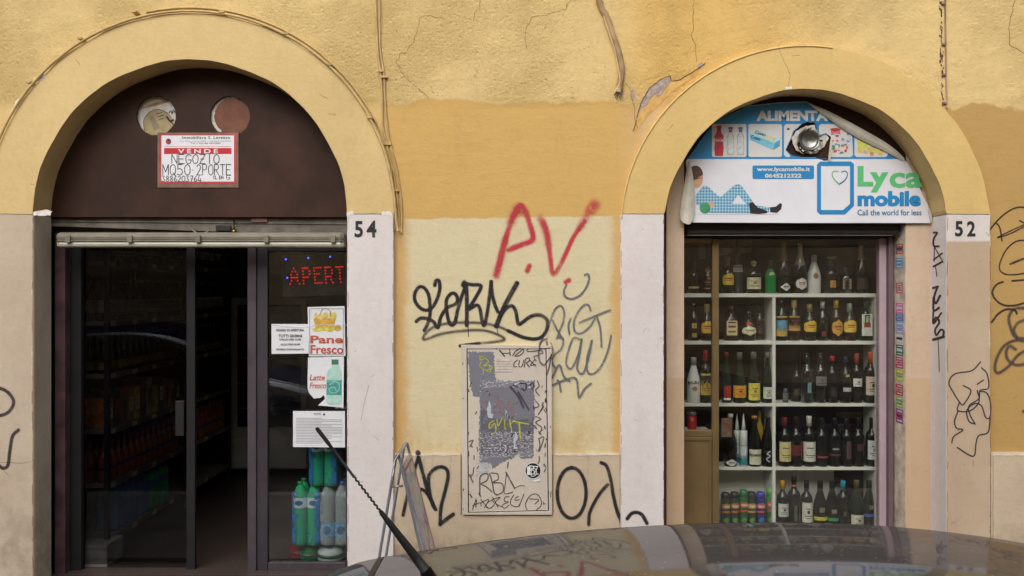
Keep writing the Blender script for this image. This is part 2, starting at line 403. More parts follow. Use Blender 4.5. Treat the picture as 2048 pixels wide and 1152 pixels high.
for a, mt, lb in ((LA, m_band1, 'faded yellow plaster arch with cables clipped along its rim'), (RA, m_band2, 'brighter yellow plaster arch over the drinks window')):
    o = arcpts(a, a['R']); i_ = arcpts(a, a['r']); i_.reverse()
    if a is RA:   # straight legs between the circle centre and the paint line
        lp = [p for p in o if p[1] >= SP]; li = [p for p in i_ if p[1] >= SP]
        lp = [(o[0][0], SP)]+[p for p in lp]+[(o[-1][0], SP)]; li = [(i_[0][0], SP)]+li+[(i_[-1][0], SP)]
    else:
        lp = [(o[0][0], SP)]+[p for p in o if p[1] > SP]+[(o[-1][0], SP)]; li = [(i_[0][0], SP)]+[p for p in i_ if p[1] > SP]+[(i_[-1][0], SP)]
    ar = plate('arch_surround', [lp+li], Y0, YR, mt, B, lb)
    # slightly darker, more mottled skin over the soffit
    V = []; Fc = []
    for k, p in enumerate(li):
        cx, cz = X(a['cx']), Z(a['cy']); d = Vector((cx-p[0], 0, cz-p[1])).normalized()*.0025
        V += [(p[0]+d.x, .006, p[1]+d.z), (p[0]+d.x, YR, p[1]+d.z)]
    for k in range(len(li)-1): Fc.append((2*k, 2*k+1, 2*k+3, 2*k+2))
    mesh('soffit_skin', V, Fc, m_soffit, ar)
    if a is RA:   # raised rim of paint round the second arch
        pts = [(X(a['cx']-(a['R']-1)*math.cos(t)), -.001, Z(a['cy']-(a['R']-1)*math.sin(t))) for t in [math.radians(4+i*1.6) for i in range(60)]]
        tube('paint_rim', pts, .0055, m_band2, ar, n=6)
def pier(x0, x1, mt, lb, rev=None, revside=0, top=SP):
    p = box('pier', X(x0), X(x1), Y0, YR, GZ, top-.0015, mt, B, lb, bev=.004)
    if rev:
        xe = X(x1) if revside > 0 else X(x0)
        box('reveal_skin', xe-(0 if revside > 0 else .003), xe+(.003 if revside > 0 else 0), .006, YR, GZ, top-.006, rev, p)
    return p
pierA = pier(-27, 66, m_pink, 'pinkish tan pier left of the open shop door', m_greytan, 1)
pier54 = pier(694, 787, m_white, 'white painted pier bearing the number 54')
pierC = pier(1241, 1328, m_white, 'white painted pier left of the drinks window')
pier52_ = pier(1894, 1981, m_pier52, 'pier bearing the number 52, white cap over tan paint', m_white, -1)
# dado under the cream panel, notched round the meter cabinet, and right of pier 52
plate('dado', [[(X(788), GZ), (X(788), Z(909)), (X(921), Z(909)), (X(921), Z(1032)), (X(1107), Z(1032)), (X(1107), Z(909)), (X(1240), Z(909)), (X(1240), GZ)]], .012, YW+.004, m_dado, B)
box('dado', X(1984), 8, .012, YW+.004, GZ, Z(906), m_dado, B, bev=.003)
box('dado', -8, X(-30), .012, YW+.004, GZ, Z(906), m_dado, B, bev=.003)
m_edge = M('pale_paint_edge', (226, 214, 196), .8, 0, .1, 20, .001)
for a, b in ((788, 921), (1107, 1240), (1984, 2200)):
    sheet('paint_edge', ragged(rc(a+2, 907, b-2, 911), .8, 9, a), .0095, m_edge, B)
# inner jambs of the second opening (a second step in the wall)
jl = box('inner_jamb', 1.0, X(1368, .2), YR, .37, GZ, 3.6, m_jamb, B, 'tan inner jamb left of the drinks window')
jr = box('inner_jamb', X(1812, .2), 2.9, YR, .37, GZ, 3.6, m_jamb, B, 'tan inner jamb right of the drinks window')
box('reveal_skin', X(1812, .2)-.003, X(1812, .2), YR+.006, .37, GZ, 3.5, M('dirty_cream_reveal', (214, 198, 178), .85, 0, .2, 9, .001, 50, dirt=.5), jr)
# fillings of the arch heads
holeL = circ(312, 231, 39.5, 40, rag=1.0); holeR = circ(460, 232, 40, 40, rag=.7, seed=9)
bz = Z(434, .2)
def headboard(a, y, zb, holes, nm, lb):
    c = [(X(a['cx']-(a['R']-20)*math.cos(math.pi*i/40)), Z(a['cy']-(a['R']-20)*math.sin(math.pi*i/40))) for i in range(41)]
    lp = [(c[0][0], zb)]+[p for p in c if p[1] > zb]+[(c[-1][0], zb)]
    return plate(nm, [lp]+[PW(h, y) for h in holes], y, y+.02, m_brown, B, lb)
hbL = headboard(LA, YR+.002, bz, [holeL, holeR], 'arch_board', 'brown painted board with two round holes filling the arch head')
hbR = headboard(RA, YR+.0015, Z(449, .2), [], 'arch_board', 'brown painted board behind the torn banner')
box('lintel', X(LA['cx']-420), X(LA['cx']+420), .24, .42, Z(446, .2), 4.0, m_blackish, B)
box('lintel', X(RA['cx']-400), X(RA['cx']+400), .373, .43, Z(455, .2), 4.0, m_blackish, B)

# ---- round holes: old posters behind the left one, a disc slid behind the right one
back = box('backing_board', X(262, .23), X(520, .23), .234, .239, Z(285, .23), Z(180, .23), M('backing_card', (206, 194, 160), .8, 0, .12, 9), hbL)
sheet('old_poster_scrap', [(270, 222), (352, 188), (356, 205), (272, 234)], .2325, M('brown_paper', (178, 140, 100), .8, 0, .2, 25), hbL)
sheet('old_poster_scrap', [(268, 222), (332, 206), (356, 194), (356, 245), (340, 232), (318, 219), (300, 223), (289, 236), (289, 266), (272, 262)], .2318, M('white_paper_old', (222, 214, 204), .8, 0, .1, 25), hbL)
sheet('old_poster_scrap', circ(317, 250, 30, 26, ry=31), .2312, M('olive_card', (176, 158, 118), .8, 0, .12, 14), hbL)
sheet('old_poster_scrap', [(298, 233), (306, 230), (320, 256), (308, 262)], .2308, M('grey_card', (150, 134, 112), .8, 0, .1, 14), hbL)
strokes('poster_writing', [([(312, 228), (324, 225)],), ([(315, 234), (327, 230)],), ([(317, 240), (326, 237)],), ([(289, 262), (288, 240), (300, 224), (318, 219), (336, 227)], 1.6)], .2305, paintmat('fine_brown_ink', (92, 74, 56), .4, .8, .2), hbL, width=2)
strokes('poster_writing', [([(338, 226), (342, 221), (344, 228), (347, 220), (350, 225), (352, 219)],), ([(334, 234), (340, 242), (346, 240)], 4), ([(338, 240), (348, 250)], 2)], .2305, paintmat('black_marker', (30, 28, 30), .3, .95, .1), hbL, width=2)
sheet('sliding_disc', circ(462+3, 232, 37, 40, rag=.5), .2225, m_terra, hbL)
sheet('torn_paper_crescent', [(p[0], p[1]) for p in circ(460, 232, 40, 20, a0=75, a1=235, rag=.5)]+[(p[0], p[1]) for p in reversed(circ(466, 233, 37, 20, a0=75, a1=235, rag=1.2))], .2215, M('torn_white_paper', (214, 206, 192), .8, 0, .15, 40), hbL)
# ================================================================ marks on the wall: cracks, peeling, graffiti, numbers
P8 = lambda p: zc(p, 780, 380, 3.032)
P9 = lambda p: zc(p, 740, 860, 3.657)
PC = lambda p: zc(p, 900, 660, 2.743)
PR = lambda p: zc(p, 1760, 420, 1.8)
PA = lambda p: zc(p, 680, 0, 2.5045)      # upper middle
def jag(pts, amp=2, seed=1, step=7):
    r = random.Random(seed); out = []
    for i in range(len(pts)-1):
        a, b = pts[i], pts[i+1]; L = math.hypot(b[0]-a[0], b[1]-a[1]); k = max(1, int(L/step))
        for j in range(k): out.append((a[0]+(b[0]-a[0])*j/k+r.uniform(-amp, amp), a[1]+(b[1]-a[1])*j/k+r.uniform(-amp, amp)))
    return out+[pts[-1]]
cr = [PA([(700, 0), (700, 45), (675, 60), (670, 105)]), PA([(530, 95), (440, 80), (402, 88), (385, 160), (370, 215), (345, 240), (338, 265), (300, 268), (284, 310), (300, 355), (340, 400), (400, 450), (445, 490)]),
      PA([(1155, 0), (1130, 45), (1050, 70), (960, 90), (935, 140), (925, 200), (935, 245)]), PA([(1465, 500), (1480, 560), (1475, 610), (1490, 640)]),
      [(1389, 0), (1385, 30), (1388, 55), (1382, 68), (1391, 95), (1392, 125)], [(1250, 165), (1262, 180), (1264, 200)]]
stuffed(strokes('crack', [(jag(c, 1.5, k), 1.8) for k, c in enumerate(cr)], YW, paintmat('fine_crack', (128, 94, 54), .8, .7, .8), wall, 'hairline cracks in the rough upper render'))
stuffed(strokes('crack', [(jag([(2030, 0), (2018, 50), (2020, 90), (2046, 106)], 1.4, 9), 1.6)], YW, m_crack, wall))
m_pock = paintmat('dark_pocks', (70, 52, 40), .5, .95, .5)
rr = random.Random(4); lines = []
for k in range(70):
    y = rr.uniform(0, 215) if k % 2 else rr.gauss(rr.choice([20, 60, 110, 200]), 9)
    x = 1881+y*.015+rr.gauss(0, 1.6); lines.append(([(x, y), (x+rr.uniform(-1, 1), y+rr.uniform(1, 6))], rr.uniform(1.2, 3.4)))
stuffed(strokes('crack', lines, YW, m_pock, wall, 'pitted vertical seam beside the thin pipe'))
# pits clustered in the rough zone
lines = []
for k in range(900):
    x = rr.uniform(700, 1225) if k % 3 else rr.uniform(780, 1000); y = rr.uniform(0, 195)
    if rr.random() > .35+.5*math.sin(x*.021+y*.03)**2: continue
    a = rr.uniform(-.4, .9); l = rr.expovariate(.8)+.4; lines.append(([(x, y), (x+l*math.cos(a), y+l*math.sin(a))], rr.uniform(.7, 1.7)))
stuffed(strokes('pit_marks', lines, YW, paintmat('pit_shade', (150, 112, 62), .8, .75, .5), wall))
m_thin = paintmat('thin_brown_line', (150, 116, 72), .6, .6, .5)
strokes('crack', [(jag(PA([(160, 0)]) + [(1618+2, 92)], 1, 3), 1)][:0]+[(jag(q, .9, 20+k), 1.4) for k, q in enumerate(
    [[(1556, 88), (1562, 110), (1572, 130), (1580, 150), (1576, 172)], [(1600, 110), (1585, 112)], [(1345, 250), (1335, 262)], [(150, 118), (160, 130)], [(640, 188), (655, 197)], [(60, 367), (68, 369)], [(655, 228), (672, 230), (668, 226)]])], Y0, m_thin, wall, 'fine cracks in the arch paint')
# peeled paint beside the second arch
pl = [(1272, 235), (1283, 205), (1289, 190), (1297, 178), (1310, 168), (1322, 160), (1338, 154), (1342, 163), (1333, 172), (1322, 190), (1312, 195), (1315, 183), (1302, 194), (1292, 212), (1283, 214)]
peel = sheet('peeled_patch', ragged(pl, 1.0, 4, 5), YW-.0025, m_plaster, wall, 'grey plaster bared where the paint has peeled beside the arch')
sheet('peeled_patch', ragged([(1260, 182), (1267, 178), (1271, 192), (1266, 202)], .8, 4, 6), YW-.002, m_plaster, wall)
sheet('peeled_patch', ragged([(1394, 131), (1402, 125), (1411, 128), (1404, 136), (1395, 136)], .6, 4, 7), YW-.002, m_plaster, wall)
sheet('fresh_undercoat', ragged([(1342, 163), (1360, 158), (1395, 140), (1402, 146), (1350, 178), (1300, 228), (1268, 268), (1277, 235), (1292, 212), (1312, 196), (1326, 188)], .8, 6, 8), YW-.0015, M('orange_undercoat', (212, 166, 96), .9, 0, .12, 20, .001), wall)
stuffed(strokes('crack', [(jag([(1274, 236), (1282, 206), (1300, 175), (1322, 158), (1340, 152), (1344, 162), (1362, 158), (1382, 146), (1400, 134), (1411, 126)], .8, 31, 5), 2.0), (jag([(1266, 262), (1273, 240)], 1, 33, 4), 1.8)], YW-.003, m_pock, wall))
# chipped white paint at the springings
for k, (a, y) in enumerate(([[(66, 424), (92, 419), (104, 422), (100, 431), (66, 431)], Y0-.001], [(687, 424), (706, 421), (704, 430), (688, 431)] and [[(694, 424), (706, 421), (708, 431), (694, 431)], Y0-.001], [[(762, 424), (780, 422), (786, 431), (764, 431)], Y0-.001],
                            [[(66, 158), (84, 147), (90, 152), (78, 164)], Y0-.001], [[(20, 226), (36, 196), (40, 200), (28, 225)], Y0-.001], [[(1570, 174), (1584, 172), (1583, 178), (1572, 179)], Y0-.001])):
    sheet('chipped_paint', ragged(a, .9, 4, k), y, M('chipped_white', (232, 224, 216), .8, 0, .12, 30, .001), wall)
stuffed(strokes('paint_line', [(jag([(694, 428), (786, 428)], .6, 41), 1.6), (jag([(1241, 428), (1328, 428)], .5, 42), 1.6), (jag([(1894, 428), (1978, 429)], .5, 43), 1.8), (jag([(0, 428), (66, 429)], .5, 44), 1.3)], Y0, paintmat('grey_line', (90, 76, 66), .5, .8, .3), wall))
stuffed(strokes('crack', [(jag([(0, 925), (50, 926), (70, 920)], .6, 45), 1.6), (jag([(69, 600), (70, 925)], .3, 46, 20), 1.2), (jag([(69, 925), (71, 1180)], .7, 47, 12), 2)], Y0, m_thin, pierA))
stuffed(strokes('crack', [(jag([(1986, 910), (1986, 1180)], .3, 48, 20), 1.6)], .011, m_thin, wall))
# small dirt specks and scuffs on the white piers
m_scuff = paintmat('scuff', (150, 136, 128), .8, .5, .5)
lines = []
for k in range(60):
    q = rr.choice([(700, 780), (1248, 1325), (5, 60), (1900, 1975), (1990, 2040), (800, 1230)]); x = rr.uniform(*q); y = rr.uniform(450, 1100); a = rr.uniform(-2, 2); l = rr.choice([1, 1, 2, 10])
    lines.append(([(x, y), (x+l*math.cos(a)+.1, y+l*math.sin(a))], rr.uniform(1, 2.4)))
stuffed(strokes('scuff_marks', [l for l in lines if not 795 < l[0][0][0] < 1235], Y0, m_scuff, wall))
stuffed(strokes('scuff_marks', [([(722, 840), (730, 800), (738, 770)], 2), ([(745, 870), (758, 880)], 1.5), ([(1278, 742), (1284, 746)], 2)], Y0, m_scuff, wall))

# ---- graffiti
g_red = paintmat('red_spray', (204, 52, 70), .85, .92, .5); g_redsoft = paintmat('red_spray_mist', (210, 74, 84), 1.0, .6, .7)
g_blk = paintmat('black_spray', (44, 42, 46), .55, .97, .3); g_soft = paintmat('grey_black_spray_mist', (70, 66, 66), .9, .72, .3)
g_grey = paintmat('grey_blue_spray', (108, 112, 118), .45, .85, .45); g_mark = paintmat('black_marker_ink', (38, 36, 42), .25, .95, .1)
strokes('graffiti', [(P8([(644, 520), (665, 440), (700, 300), (740, 180), (782, 100), (815, 115), (845, 200), (868, 285), (850, 312), (790, 335), (722, 362)]), 17),
                     (P8([(930, 200), (950, 260), (970, 400), (990, 510), (1040, 440), (1110, 290), (1180, 190)]), 16, 13), (P8([(845, 460), (832, 490)]), 15), (P8([(1085, 548), (1065, 560)]), 14)], YW, g_red, wall, 'red sprayed letters A. V. under the ochre paint')
strokes('graffiti', [(P8([(642, 520), (665, 440), (700, 300)]), 24), (P8([(735, 190), (778, 105), (810, 130)]), 31), (P8([(915, 175), (945, 250), (960, 330)]), 26), (P8([(1150, 230), (1200, 150), (1240, 90)]), 22, 34), (P8([(1215, 120), (1240, 95)]), 34)], YW-.0012, g_redsoft, wall)
strokes('graffiti', [(P8(p), w) for p, w in [
    ([(272, 578), (278, 550), (295, 548), (303, 590), (290, 650), (262, 705), (230, 728), (190, 720), (155, 680), (150, 630), (175, 590), (205, 592), (232, 630), (242, 690), (242, 760), (225, 820), (208, 850)], 9.8),
    ([(160, 797), (185, 778), (225, 780), (265, 800), (290, 835), (305, 780), (325, 740), (350, 712), (398, 690), (410, 660), (395, 630), (368, 630), (342, 670), (345, 740), (358, 800), (376, 820), (395, 800), (410, 730), (430, 660), (455, 590)], 9.8),
    ([(442, 578), (450, 556), (462, 590), (466, 680), (466, 820)], 11), ([(455, 566), (500, 574), (548, 577), (548, 600), (515, 660), (478, 722), (525, 698), (545, 720), (558, 790), (572, 822), (590, 740), (604, 640), (614, 555)], 9.8),
    ([(614, 556), (618, 620), (634, 690), (655, 740)], 9.8), ([(770, 565), (720, 655), (680, 735), (645, 825)], 13),
    ([(665, 770), (700, 722), (738, 702), (762, 735), (778, 812), (805, 800), (850, 768), (905, 757), (950, 785), (952, 840), (920, 890), (870, 903), (800, 890), (720, 855)], 9.8),
    ([(425, 945), (470, 938), (540, 930)], 9)]]+[(P8([(474, 830), (476, 890)]), 1.8), (P8([(648, 840), (656, 875)]), 1.8), (P8([(522, 935), (492, 972)]), 9)], YW, g_blk, wall, 'black looping sprayed tag above the meter cabinet')
strokes('graffiti', [(P8([(720, 855), (650, 825), (560, 808), (460, 803), (350, 808), (265, 830), (215, 870), (200, 903), (225, 903), (300, 875), (420, 855), (560, 850), (650, 875), (695, 905), (640, 920), (540, 930)]), 9.5)], YW-.0015, g_soft, wall)
strokes('graffiti', [(P8(p),) for p in [
    [(1070, 575), (1055, 610), (1062, 645), (1100, 660), (1150, 640), (1190, 590), (1207, 540), (1200, 510), (1182, 516)],
    [(1012, 900), (1030, 850), (1050, 800), (1056, 740), (1035, 702), (1000, 725), (972, 790), (962, 820)], [(985, 790), (1020, 860), (1050, 905)],
    [(1095, 780), (1082, 820), (1088, 872)], [(1215, 730), (1205, 700), (1178, 697), (1140, 740), (1115, 800), (1122, 858), (1160, 868), (1210, 830), (1242, 780)],
    [(1145, 805), (1240, 765), (1335, 728)], [(1255, 770), (1275, 840), (1283, 950)],
    [(952, 900), (915, 920), (902, 980), (915, 1045), (945, 1060)], [(1018, 890), (1050, 905), (1040, 960), (990, 1010), (952, 1110)], [(950, 920), (980, 1040), (1000, 1075)],
    [(1150, 905), (1110, 900), (1075, 1000), (1070, 1060), (1100, 1080), (1140, 1000), (1162, 905)], [(1163, 905), (1148, 1000), (1135, 1085), (1170, 1112), (1205, 1010), (1222, 915)],
    [(1225, 915), (1195, 1020), (1200, 1105), (1240, 1110), (1285, 1060), (1322, 970), (1340, 885)]]]+[(PC(p),) for p in [
    [(530, 325), (570, 240), (600, 192), (622, 250), (655, 280)], [(555, 305), (640, 270), (690, 266), (702, 330), (708, 372), (738, 322), (772, 294)], [(608, 338), (600, 290), (590, 275)]]], YW-.003, g_grey, wall, 'grey blue marker tag in two lines right of the black tag', width=5.4)
strokes('graffiti', [(P9(p), w) for p, w in [
    ([(352, 200), (325, 290), (295, 400), (270, 490), (242, 622)], 9), ([(358, 205), (390, 330), (430, 470), (468, 560), (480, 580)], 10), ([(305, 438), (350, 428), (400, 445), (440, 500)], 9),
    ([(465, 560), (440, 480), (430, 400), (430, 335), (465, 288), (520, 268), (562, 290), (570, 345), (550, 440), (520, 560), (512, 688)], 9.5), ([(514, 688), (560, 650), (608, 615)], 10), ([(350, 165), (352, 168)], 14)]], .009, g_blk, wall, 'black sprayed letters A2 on the dado behind the pavement sign')
ell = [(1475+105*math.sin(t*math.pi/12), 460-185*math.cos(t*math.pi/12)) for t in range(25)]
strokes('graffiti', [(P9(ell), 9.5), (P9([(1690, 238), (1730, 262), (1760, 360), (1780, 480), (1810, 600), (1848, 692)]), 9, 10), (P9([(1738, 400), (1690, 450), (1640, 530), (1605, 610), (1600, 690)]), 9)], .009, g_blk, wall, 'black sprayed oval and lambda right of the meter cabinet')
strokes('graffiti', [(P9([(1882, 648), (1912, 612), (1950, 603), (1990, 622), (2025, 682)]), 10)], Y0, g_blk, pierC, 'short black sprayed arc low on the white pier')
PL0 = lambda p: zc(p, 0, 700, 2.548)
strokes('graffiti', [(PL0([(-30, 185), (0, 195), (40, 215), (70, 262), (50, 310), (10, 332), (-30, 330)]), 9), (PL0([(94, 408), (64, 440), (50, 520), (40, 588), (15, 602), (-15, 580)]), 9)], Y0, paintmat('grey_black_spray', (64, 60, 62), .5, .85, .2), pierA, 'curl of black spray at the left end')
strokes('graffiti', [(PR(p),) for p in [
    [(362, 547), (330, 578), (270, 590), (248, 620), (260, 650), (285, 690), (300, 700), (327, 652), (300, 632)], [(365, 568), (385, 590), (390, 640), (360, 650), (355, 680), (320, 705), (325, 740), (342, 770)], [(350, 627), (372, 612)],
    [(285, 692), (280, 722), (325, 722), (356, 690), (350, 650)], [(358, 652), (385, 660), (398, 700), (395, 745), (380, 747), (365, 705), (340, 697), (312, 722), (320, 760), (342, 770)], [(280, 725), (268, 760), (275, 785), (298, 792), (265, 815), (258, 838)],
    [(396, 750), (388, 800), (355, 812), (345, 840), (335, 886), (278, 855)]]], Y0, paintmat('grey_marker', (62, 60, 66), .3, .9, .15), pier52_, 'rounded line drawing in grey marker below the number 52', width=3.2)
PV = lambda p: zc(p, 1960, 400, 3.03)
strokes('graffiti', [(PV(p), w) for p, w in [([(60, 180), (110, 120), (170, 70), (230, 45), (290, 48)], 4), ([(100, 142), (120, 170), (133, 248)], 3.5), ([(290, 140), (200, 180), (105, 228), (180, 205), (290, 150)], 3.4), ([(240, 125), (290, 150)], 3.4),
    ([(290, 245), (220, 250), (160, 300), (125, 370), (118, 420), (150, 448), (210, 452), (290, 440)], 3.5), ([(182, 388), (290, 345)], 5), ([(195, 490), (290, 482)], 4.5),
    ([(138, 496), (100, 512), (74, 560), (100, 610), (150, 638), (210, 638), (290, 618)], 4.5), ([(70, 740), (110, 690), (160, 662), (210, 668), (222, 688)], 5), ([(290, 560), (270, 600)], 3)]], YW, paintmat('dark_marker', (58, 50, 46), .3, .9, .3), wall, 'dark marker letters on the ochre wall at the right edge')
strokes('graffiti', [(PV(p), 10) for p in [[(290, 655), (210, 660), (175, 710), (185, 770), (215, 830), (290, 840)], [(290, 720), (230, 745), (205, 790), (225, 835)], [(290, 860), (220, 850), (150, 880), (105, 950), (90, 1020), (110, 1048), (170, 1010), (230, 940), (290, 905)],
    [(215, 905), (180, 885), (158, 920), (170, 970), (220, 1000), (290, 990)]]]+[(PV([(262, 1280), (290, 1268)]), 10)], YW-.001, paintmat('blurred_grey_spray', (92, 80, 72), .85, .8, .25), wall, 'blurred dark grey spray loops at the right edge')
# vertical tag on the white reveal of pier 52 (plane x = const)
xr = X(1894)-.0032
def revplane(u, v, k):      # photo px on the receding face -> its depth
    y = -CAMD+(xr)*F/(u-1024) ; return (xr-.0006-k*.000004, y, Z(v, y))
PM = lambda p: zc(p, 1840, 440, 3.6)
strokes('graffiti', [(PM(p), w) for p, w in [([(100, 92), (125, 92), (100, 135), (100, 185), (135, 190)], 4.6), ([(103, 190), (125, 230), (160, 290)], 2.6), ([(100, 285), (160, 240)], 3.5), ([(98, 335), (162, 300)], 4.5), ([(103, 190), (103, 300)], 2.2), ([(112, 330), (122, 405)], 2.2),
    ([(95, 490), (130, 480)], 5), ([(125, 485), (102, 560), (115, 600), (146, 545)], 5), ([(98, 560), (100, 650), (138, 632)], 5), ([(98, 650), (98, 745), (155, 668)], 4), ([(100, 745), (115, 700), (140, 735), (110, 790), (120, 830), (150, 790), (172, 800), (165, 845)], 4.5), ([(97, 862), (172, 840)], 6), ([(132, 865), (138, 1000), (140, 1090)], 1.8)]],
    0, g_mark, pier52_, 'vertical black marker tag down the white reveal', plane=revplane)
# ---- painted house numbers
m_num = M('black_stencil_paint', (36, 35, 40), .6, 0, .15, 60)
text('house_number', '5', (709, 442, 726, 475), Y0-.0015, m_num, pier54, 'black painted number 54', bold=.03)
text('house_number', '4', (733, 441, 753, 475), Y0-.0015, m_num, pier54, 'black painted number 54', bold=.03)
text('house_number', '5', (1910, 442, 1926, 473), Y0-.0015, m_num, pier52_, 'black painted number 52', bold=.03)
text('house_number', '2', (1934, 442, 1951, 473), Y0-.0015, m_num, pier52_, 'black painted number 52', bold=.03)

# ================================================================ cables and pipes
def cable(label, pts, r, y=Y0, name='wall_cable', cat='cable', mat=None, group=None, off=0):
    o = tube(name, [(X(p.x, y), y-r-.001-off, Z(p.y, y)) for p in catmull(pts, 9)], r, mat or m_cable)
    return tag(o, label, cat, group)
G = 'cables fixed along the left arch and up the wall'
def arc(a, rad, d0, d1, n=26): return [(a['cx']-rad*math.cos(math.radians(d0+(d1-d0)*i/n)), a['cy']-rad*math.sin(math.radians(d0+(d1-d0)*i/n))) for i in range(n+1)]
c1 = cable('painted cable following the outer rim of the left arch, then down beside number 54', arc(LA, 410, 10, 172)+[(790, 410), (793, 440), (796, 462)], .0085, group=G)
c2 = cable('second thinner cable beside the first on the right half of the left arch', arc(LA, 417, 78, 168)+[(795, 400), (800, 440), (800, 462)], .0055, YW, group=G)
c3 = cable('cable coming straight down from the top, left of the pair', [(752, -40), (753, 40), (757, 110), (762, 150), (765, 200), (766, 250), (773, 285), (782, 330), (786, 380), (789, 430), (790, 460)], .006, YW, group=G)
c4 = cable('cable coming down from the top, right of the pair', [(760, -40), (760, 40), (761, 100), (768, 150), (772, 220), (780, 285), (792, 330), (800, 380), (804, 420), (803, 466)], .006, YW, group=G)
for k, (cx, cy, w, par) in enumerate([(768, 152, 12, c3), (760, 140, 9, c3), (774, 287, 16, c3), (789, 380, 16, c3), (740, 236, 10, c1), (570, 68, 12, c1), (660, 130, 9, c1), (270, 24, 10, c1), (162, 78, 9, c1), (60, 165, 9, c1), (445, 25, 10, c1)]):
    box('cable_clip', X(cx-w/2), X(cx+w/2), Y0-.022 if par is c1 else YW-.02, YW, Z(cy+2), Z(cy-2), m_cable, par, bev=.001)
m_pipe = M('weathered_pvc_channel', (168, 138, 98), .7, 0, .2, 14, .001, 40, dirt=.4)
pts = [(1190, -40), (1200, 10), (1215, 40), (1228, 80), (1238, 110), (1243, 140), (1240, 165), (1235, 185)]
o = tube('cable_duct', [(X(p.x, YW), YW-.012, Z(p.y, YW)) for p in catmull(pts, 8)], .02, m_pipe, None, n=10, radii=None, flat=.6); tag(o, 'bent brown duct hanging down the wall with a frayed lower end', 'cable duct')
tube('loose_strip', [(X(p.x, YW), YW-.02, Z(p.y, YW)) for p in catmull([(1205, 30), (1218, 70), (1228, 100), (1236, 140), (1239, 165), (1228, 188)], 6)], .004, M('pale_strip', (214, 186, 134), .7, 0, .1, 12), o)
for k in range(6):
    a = 1228+k*2.6; tube('frayed_wire', [(X(a+5, YW), YW-.012, Z(178, YW)), (X(a+2, YW), YW-.012-.003*k, Z(188, YW)), (X(a, YW), YW-.006, Z(192+(k % 3)*4, YW))], .0022, M('dark_wire', (92, 78, 66), .6), o, n=5)
o = tube('thin_pipe', [(X(p[0], YW), YW-.006, Z(p[1], YW)) for p in [(1889, -40), (1890, 60), (1891, 120), (1893, 217)]], .005, M('mauve_brown_pipe', (158, 126, 108), .6, 0, .1, 20), None, n=8)
tag(o, 'thin brown pipe running down to the crown side of the right arch', 'pipe')
for y in (4, 86, 147, 204): box('pipe_clip', X(1887.5+y*.012), X(1894.5+y*.012), YW-.013, YW, Z(y+2), Z(y-2), M('mauve_clip', (138, 104, 96), .6), o)

# worn arrises of the piers: thin broken lines of chipped paint
m_arris = paintmat('worn_arris', (150, 122, 92), .5, .8, .8); m_arris2 = paintmat('chipped_arris', (236, 230, 222), .4, .9, .6)
rr = random.Random(21)
for pr_, xs_, mt_ in ((pierA, (65,), m_arris), (pier54, (695.5, 786), m_arris), (pierC, (1242, 1327), m_arris), (pier52_, (1895, 1980), m_arris), (pierA, (64,), m_arris2), (pier52_, (1979.5,), m_arris2)):
    L = []
    for x0 in xs_:
        y = 435
        while y < 1150:
            l = rr.uniform(4, 45); L.append((jag([(x0+rr.uniform(-.7, .7), y), (x0+rr.uniform(-.7, .7), y+l)], .4, int(y), 9), rr.uniform(.7, 2.0))); y += l+rr.uniform(2, 60 if mt_ is m_arris else 160)
    stuffed(strokes('worn_edge', L, Y0, mt_, pr_))
# rain streaks and rust runs under cables, clips and cracks
m_run = paintmat('grime_run', (128, 98, 62), 1.0, .28, .8)
L = [(jag([(x, 912), (x+rr.uniform(-3, 3), 912+rr.uniform(20, 120))], 1.5, k, 14), rr.uniform(3, 10), 2) for k, x in enumerate([rr.uniform(800, 1235) for _ in range(9)]) if not 918 < x < 1110]
stuffed(strokes('rain_streaks', L, .009, paintmat('grey_run', (120, 104, 88), 1.0, .16, .8), wall))
# ================================================================ meter cabinet
m_cab = stucco('cabinet_paint', lin((212, 200, 186)), lin((200, 188, 172)), False, .35, coarse=.0008)
CB = thing('meter_cabinet', 'scribbled beige meter cabinet with grey painted patches, set in the wall', 'meter cabinet', (X(1013), .03, Z(1030)))
o_ = pc(CB)
def cw(o): o.location = -o_; return o
cw(plate('cabinet_frame', [PW([(922, 690), (1103, 692), (1104, 1029), (925, 1029)]), PW([(933, 697), (1093, 697), (1098, 1022), (936, 1026)])], -.004, YW, m_cab, CB))
door = cw(plate('cabinet_door', [PW([(935, 698), (1091, 698), (1096, 1020), (938, 1024)], 0)], .001, .03, m_cab, CB))
cw(plate('cabinet_recess', [PW([(930, 695), (1098, 695), (1100, 1026), (932, 1027)], .03)], .031, YW+.001, m_blackish, CB))
def patchmat(key, rgb, thr, sc=26, edge=.06):
    t = NT(key); n = t.noise(sc, 6, .75, None, (1, 1, 2.2)); tr = t.n.new('ShaderNodeBsdfTransparent'); mx = t.n.new('ShaderNodeMixShader')
    t.set(col=t.mix(t.noise(10, 4), tuple(v*.8 for v in lin(rgb)), lin(rgb)), rough=.6)
    t.l.new(t.st(n, thr, thr+edge), mx.inputs[0]); t.l.new(tr.outputs[0], mx.inputs[1]); t.l.new(t.b.outputs[0], mx.inputs[2]); t.l.new(mx.outputs[0], t.out.inputs[0]); return t.m
m_gp = patchmat('grey_patch_paint', (126, 126, 136), .36, 30, .05); m_gp2 = patchmat('dark_grey_patch_paint', (104, 102, 112), .44, 22); m_wp = patchmat('white_scratches', (214, 212, 214), .53, 60, .03); m_wp2 = patchmat('pale_smears', (196, 198, 204), .5, 14)
def onc(o): o.parent = door; return o
QA = lambda p: zc(p, 915, 680, 5.76); QB = lambda p: zc(p, 915, 860, 6.4)
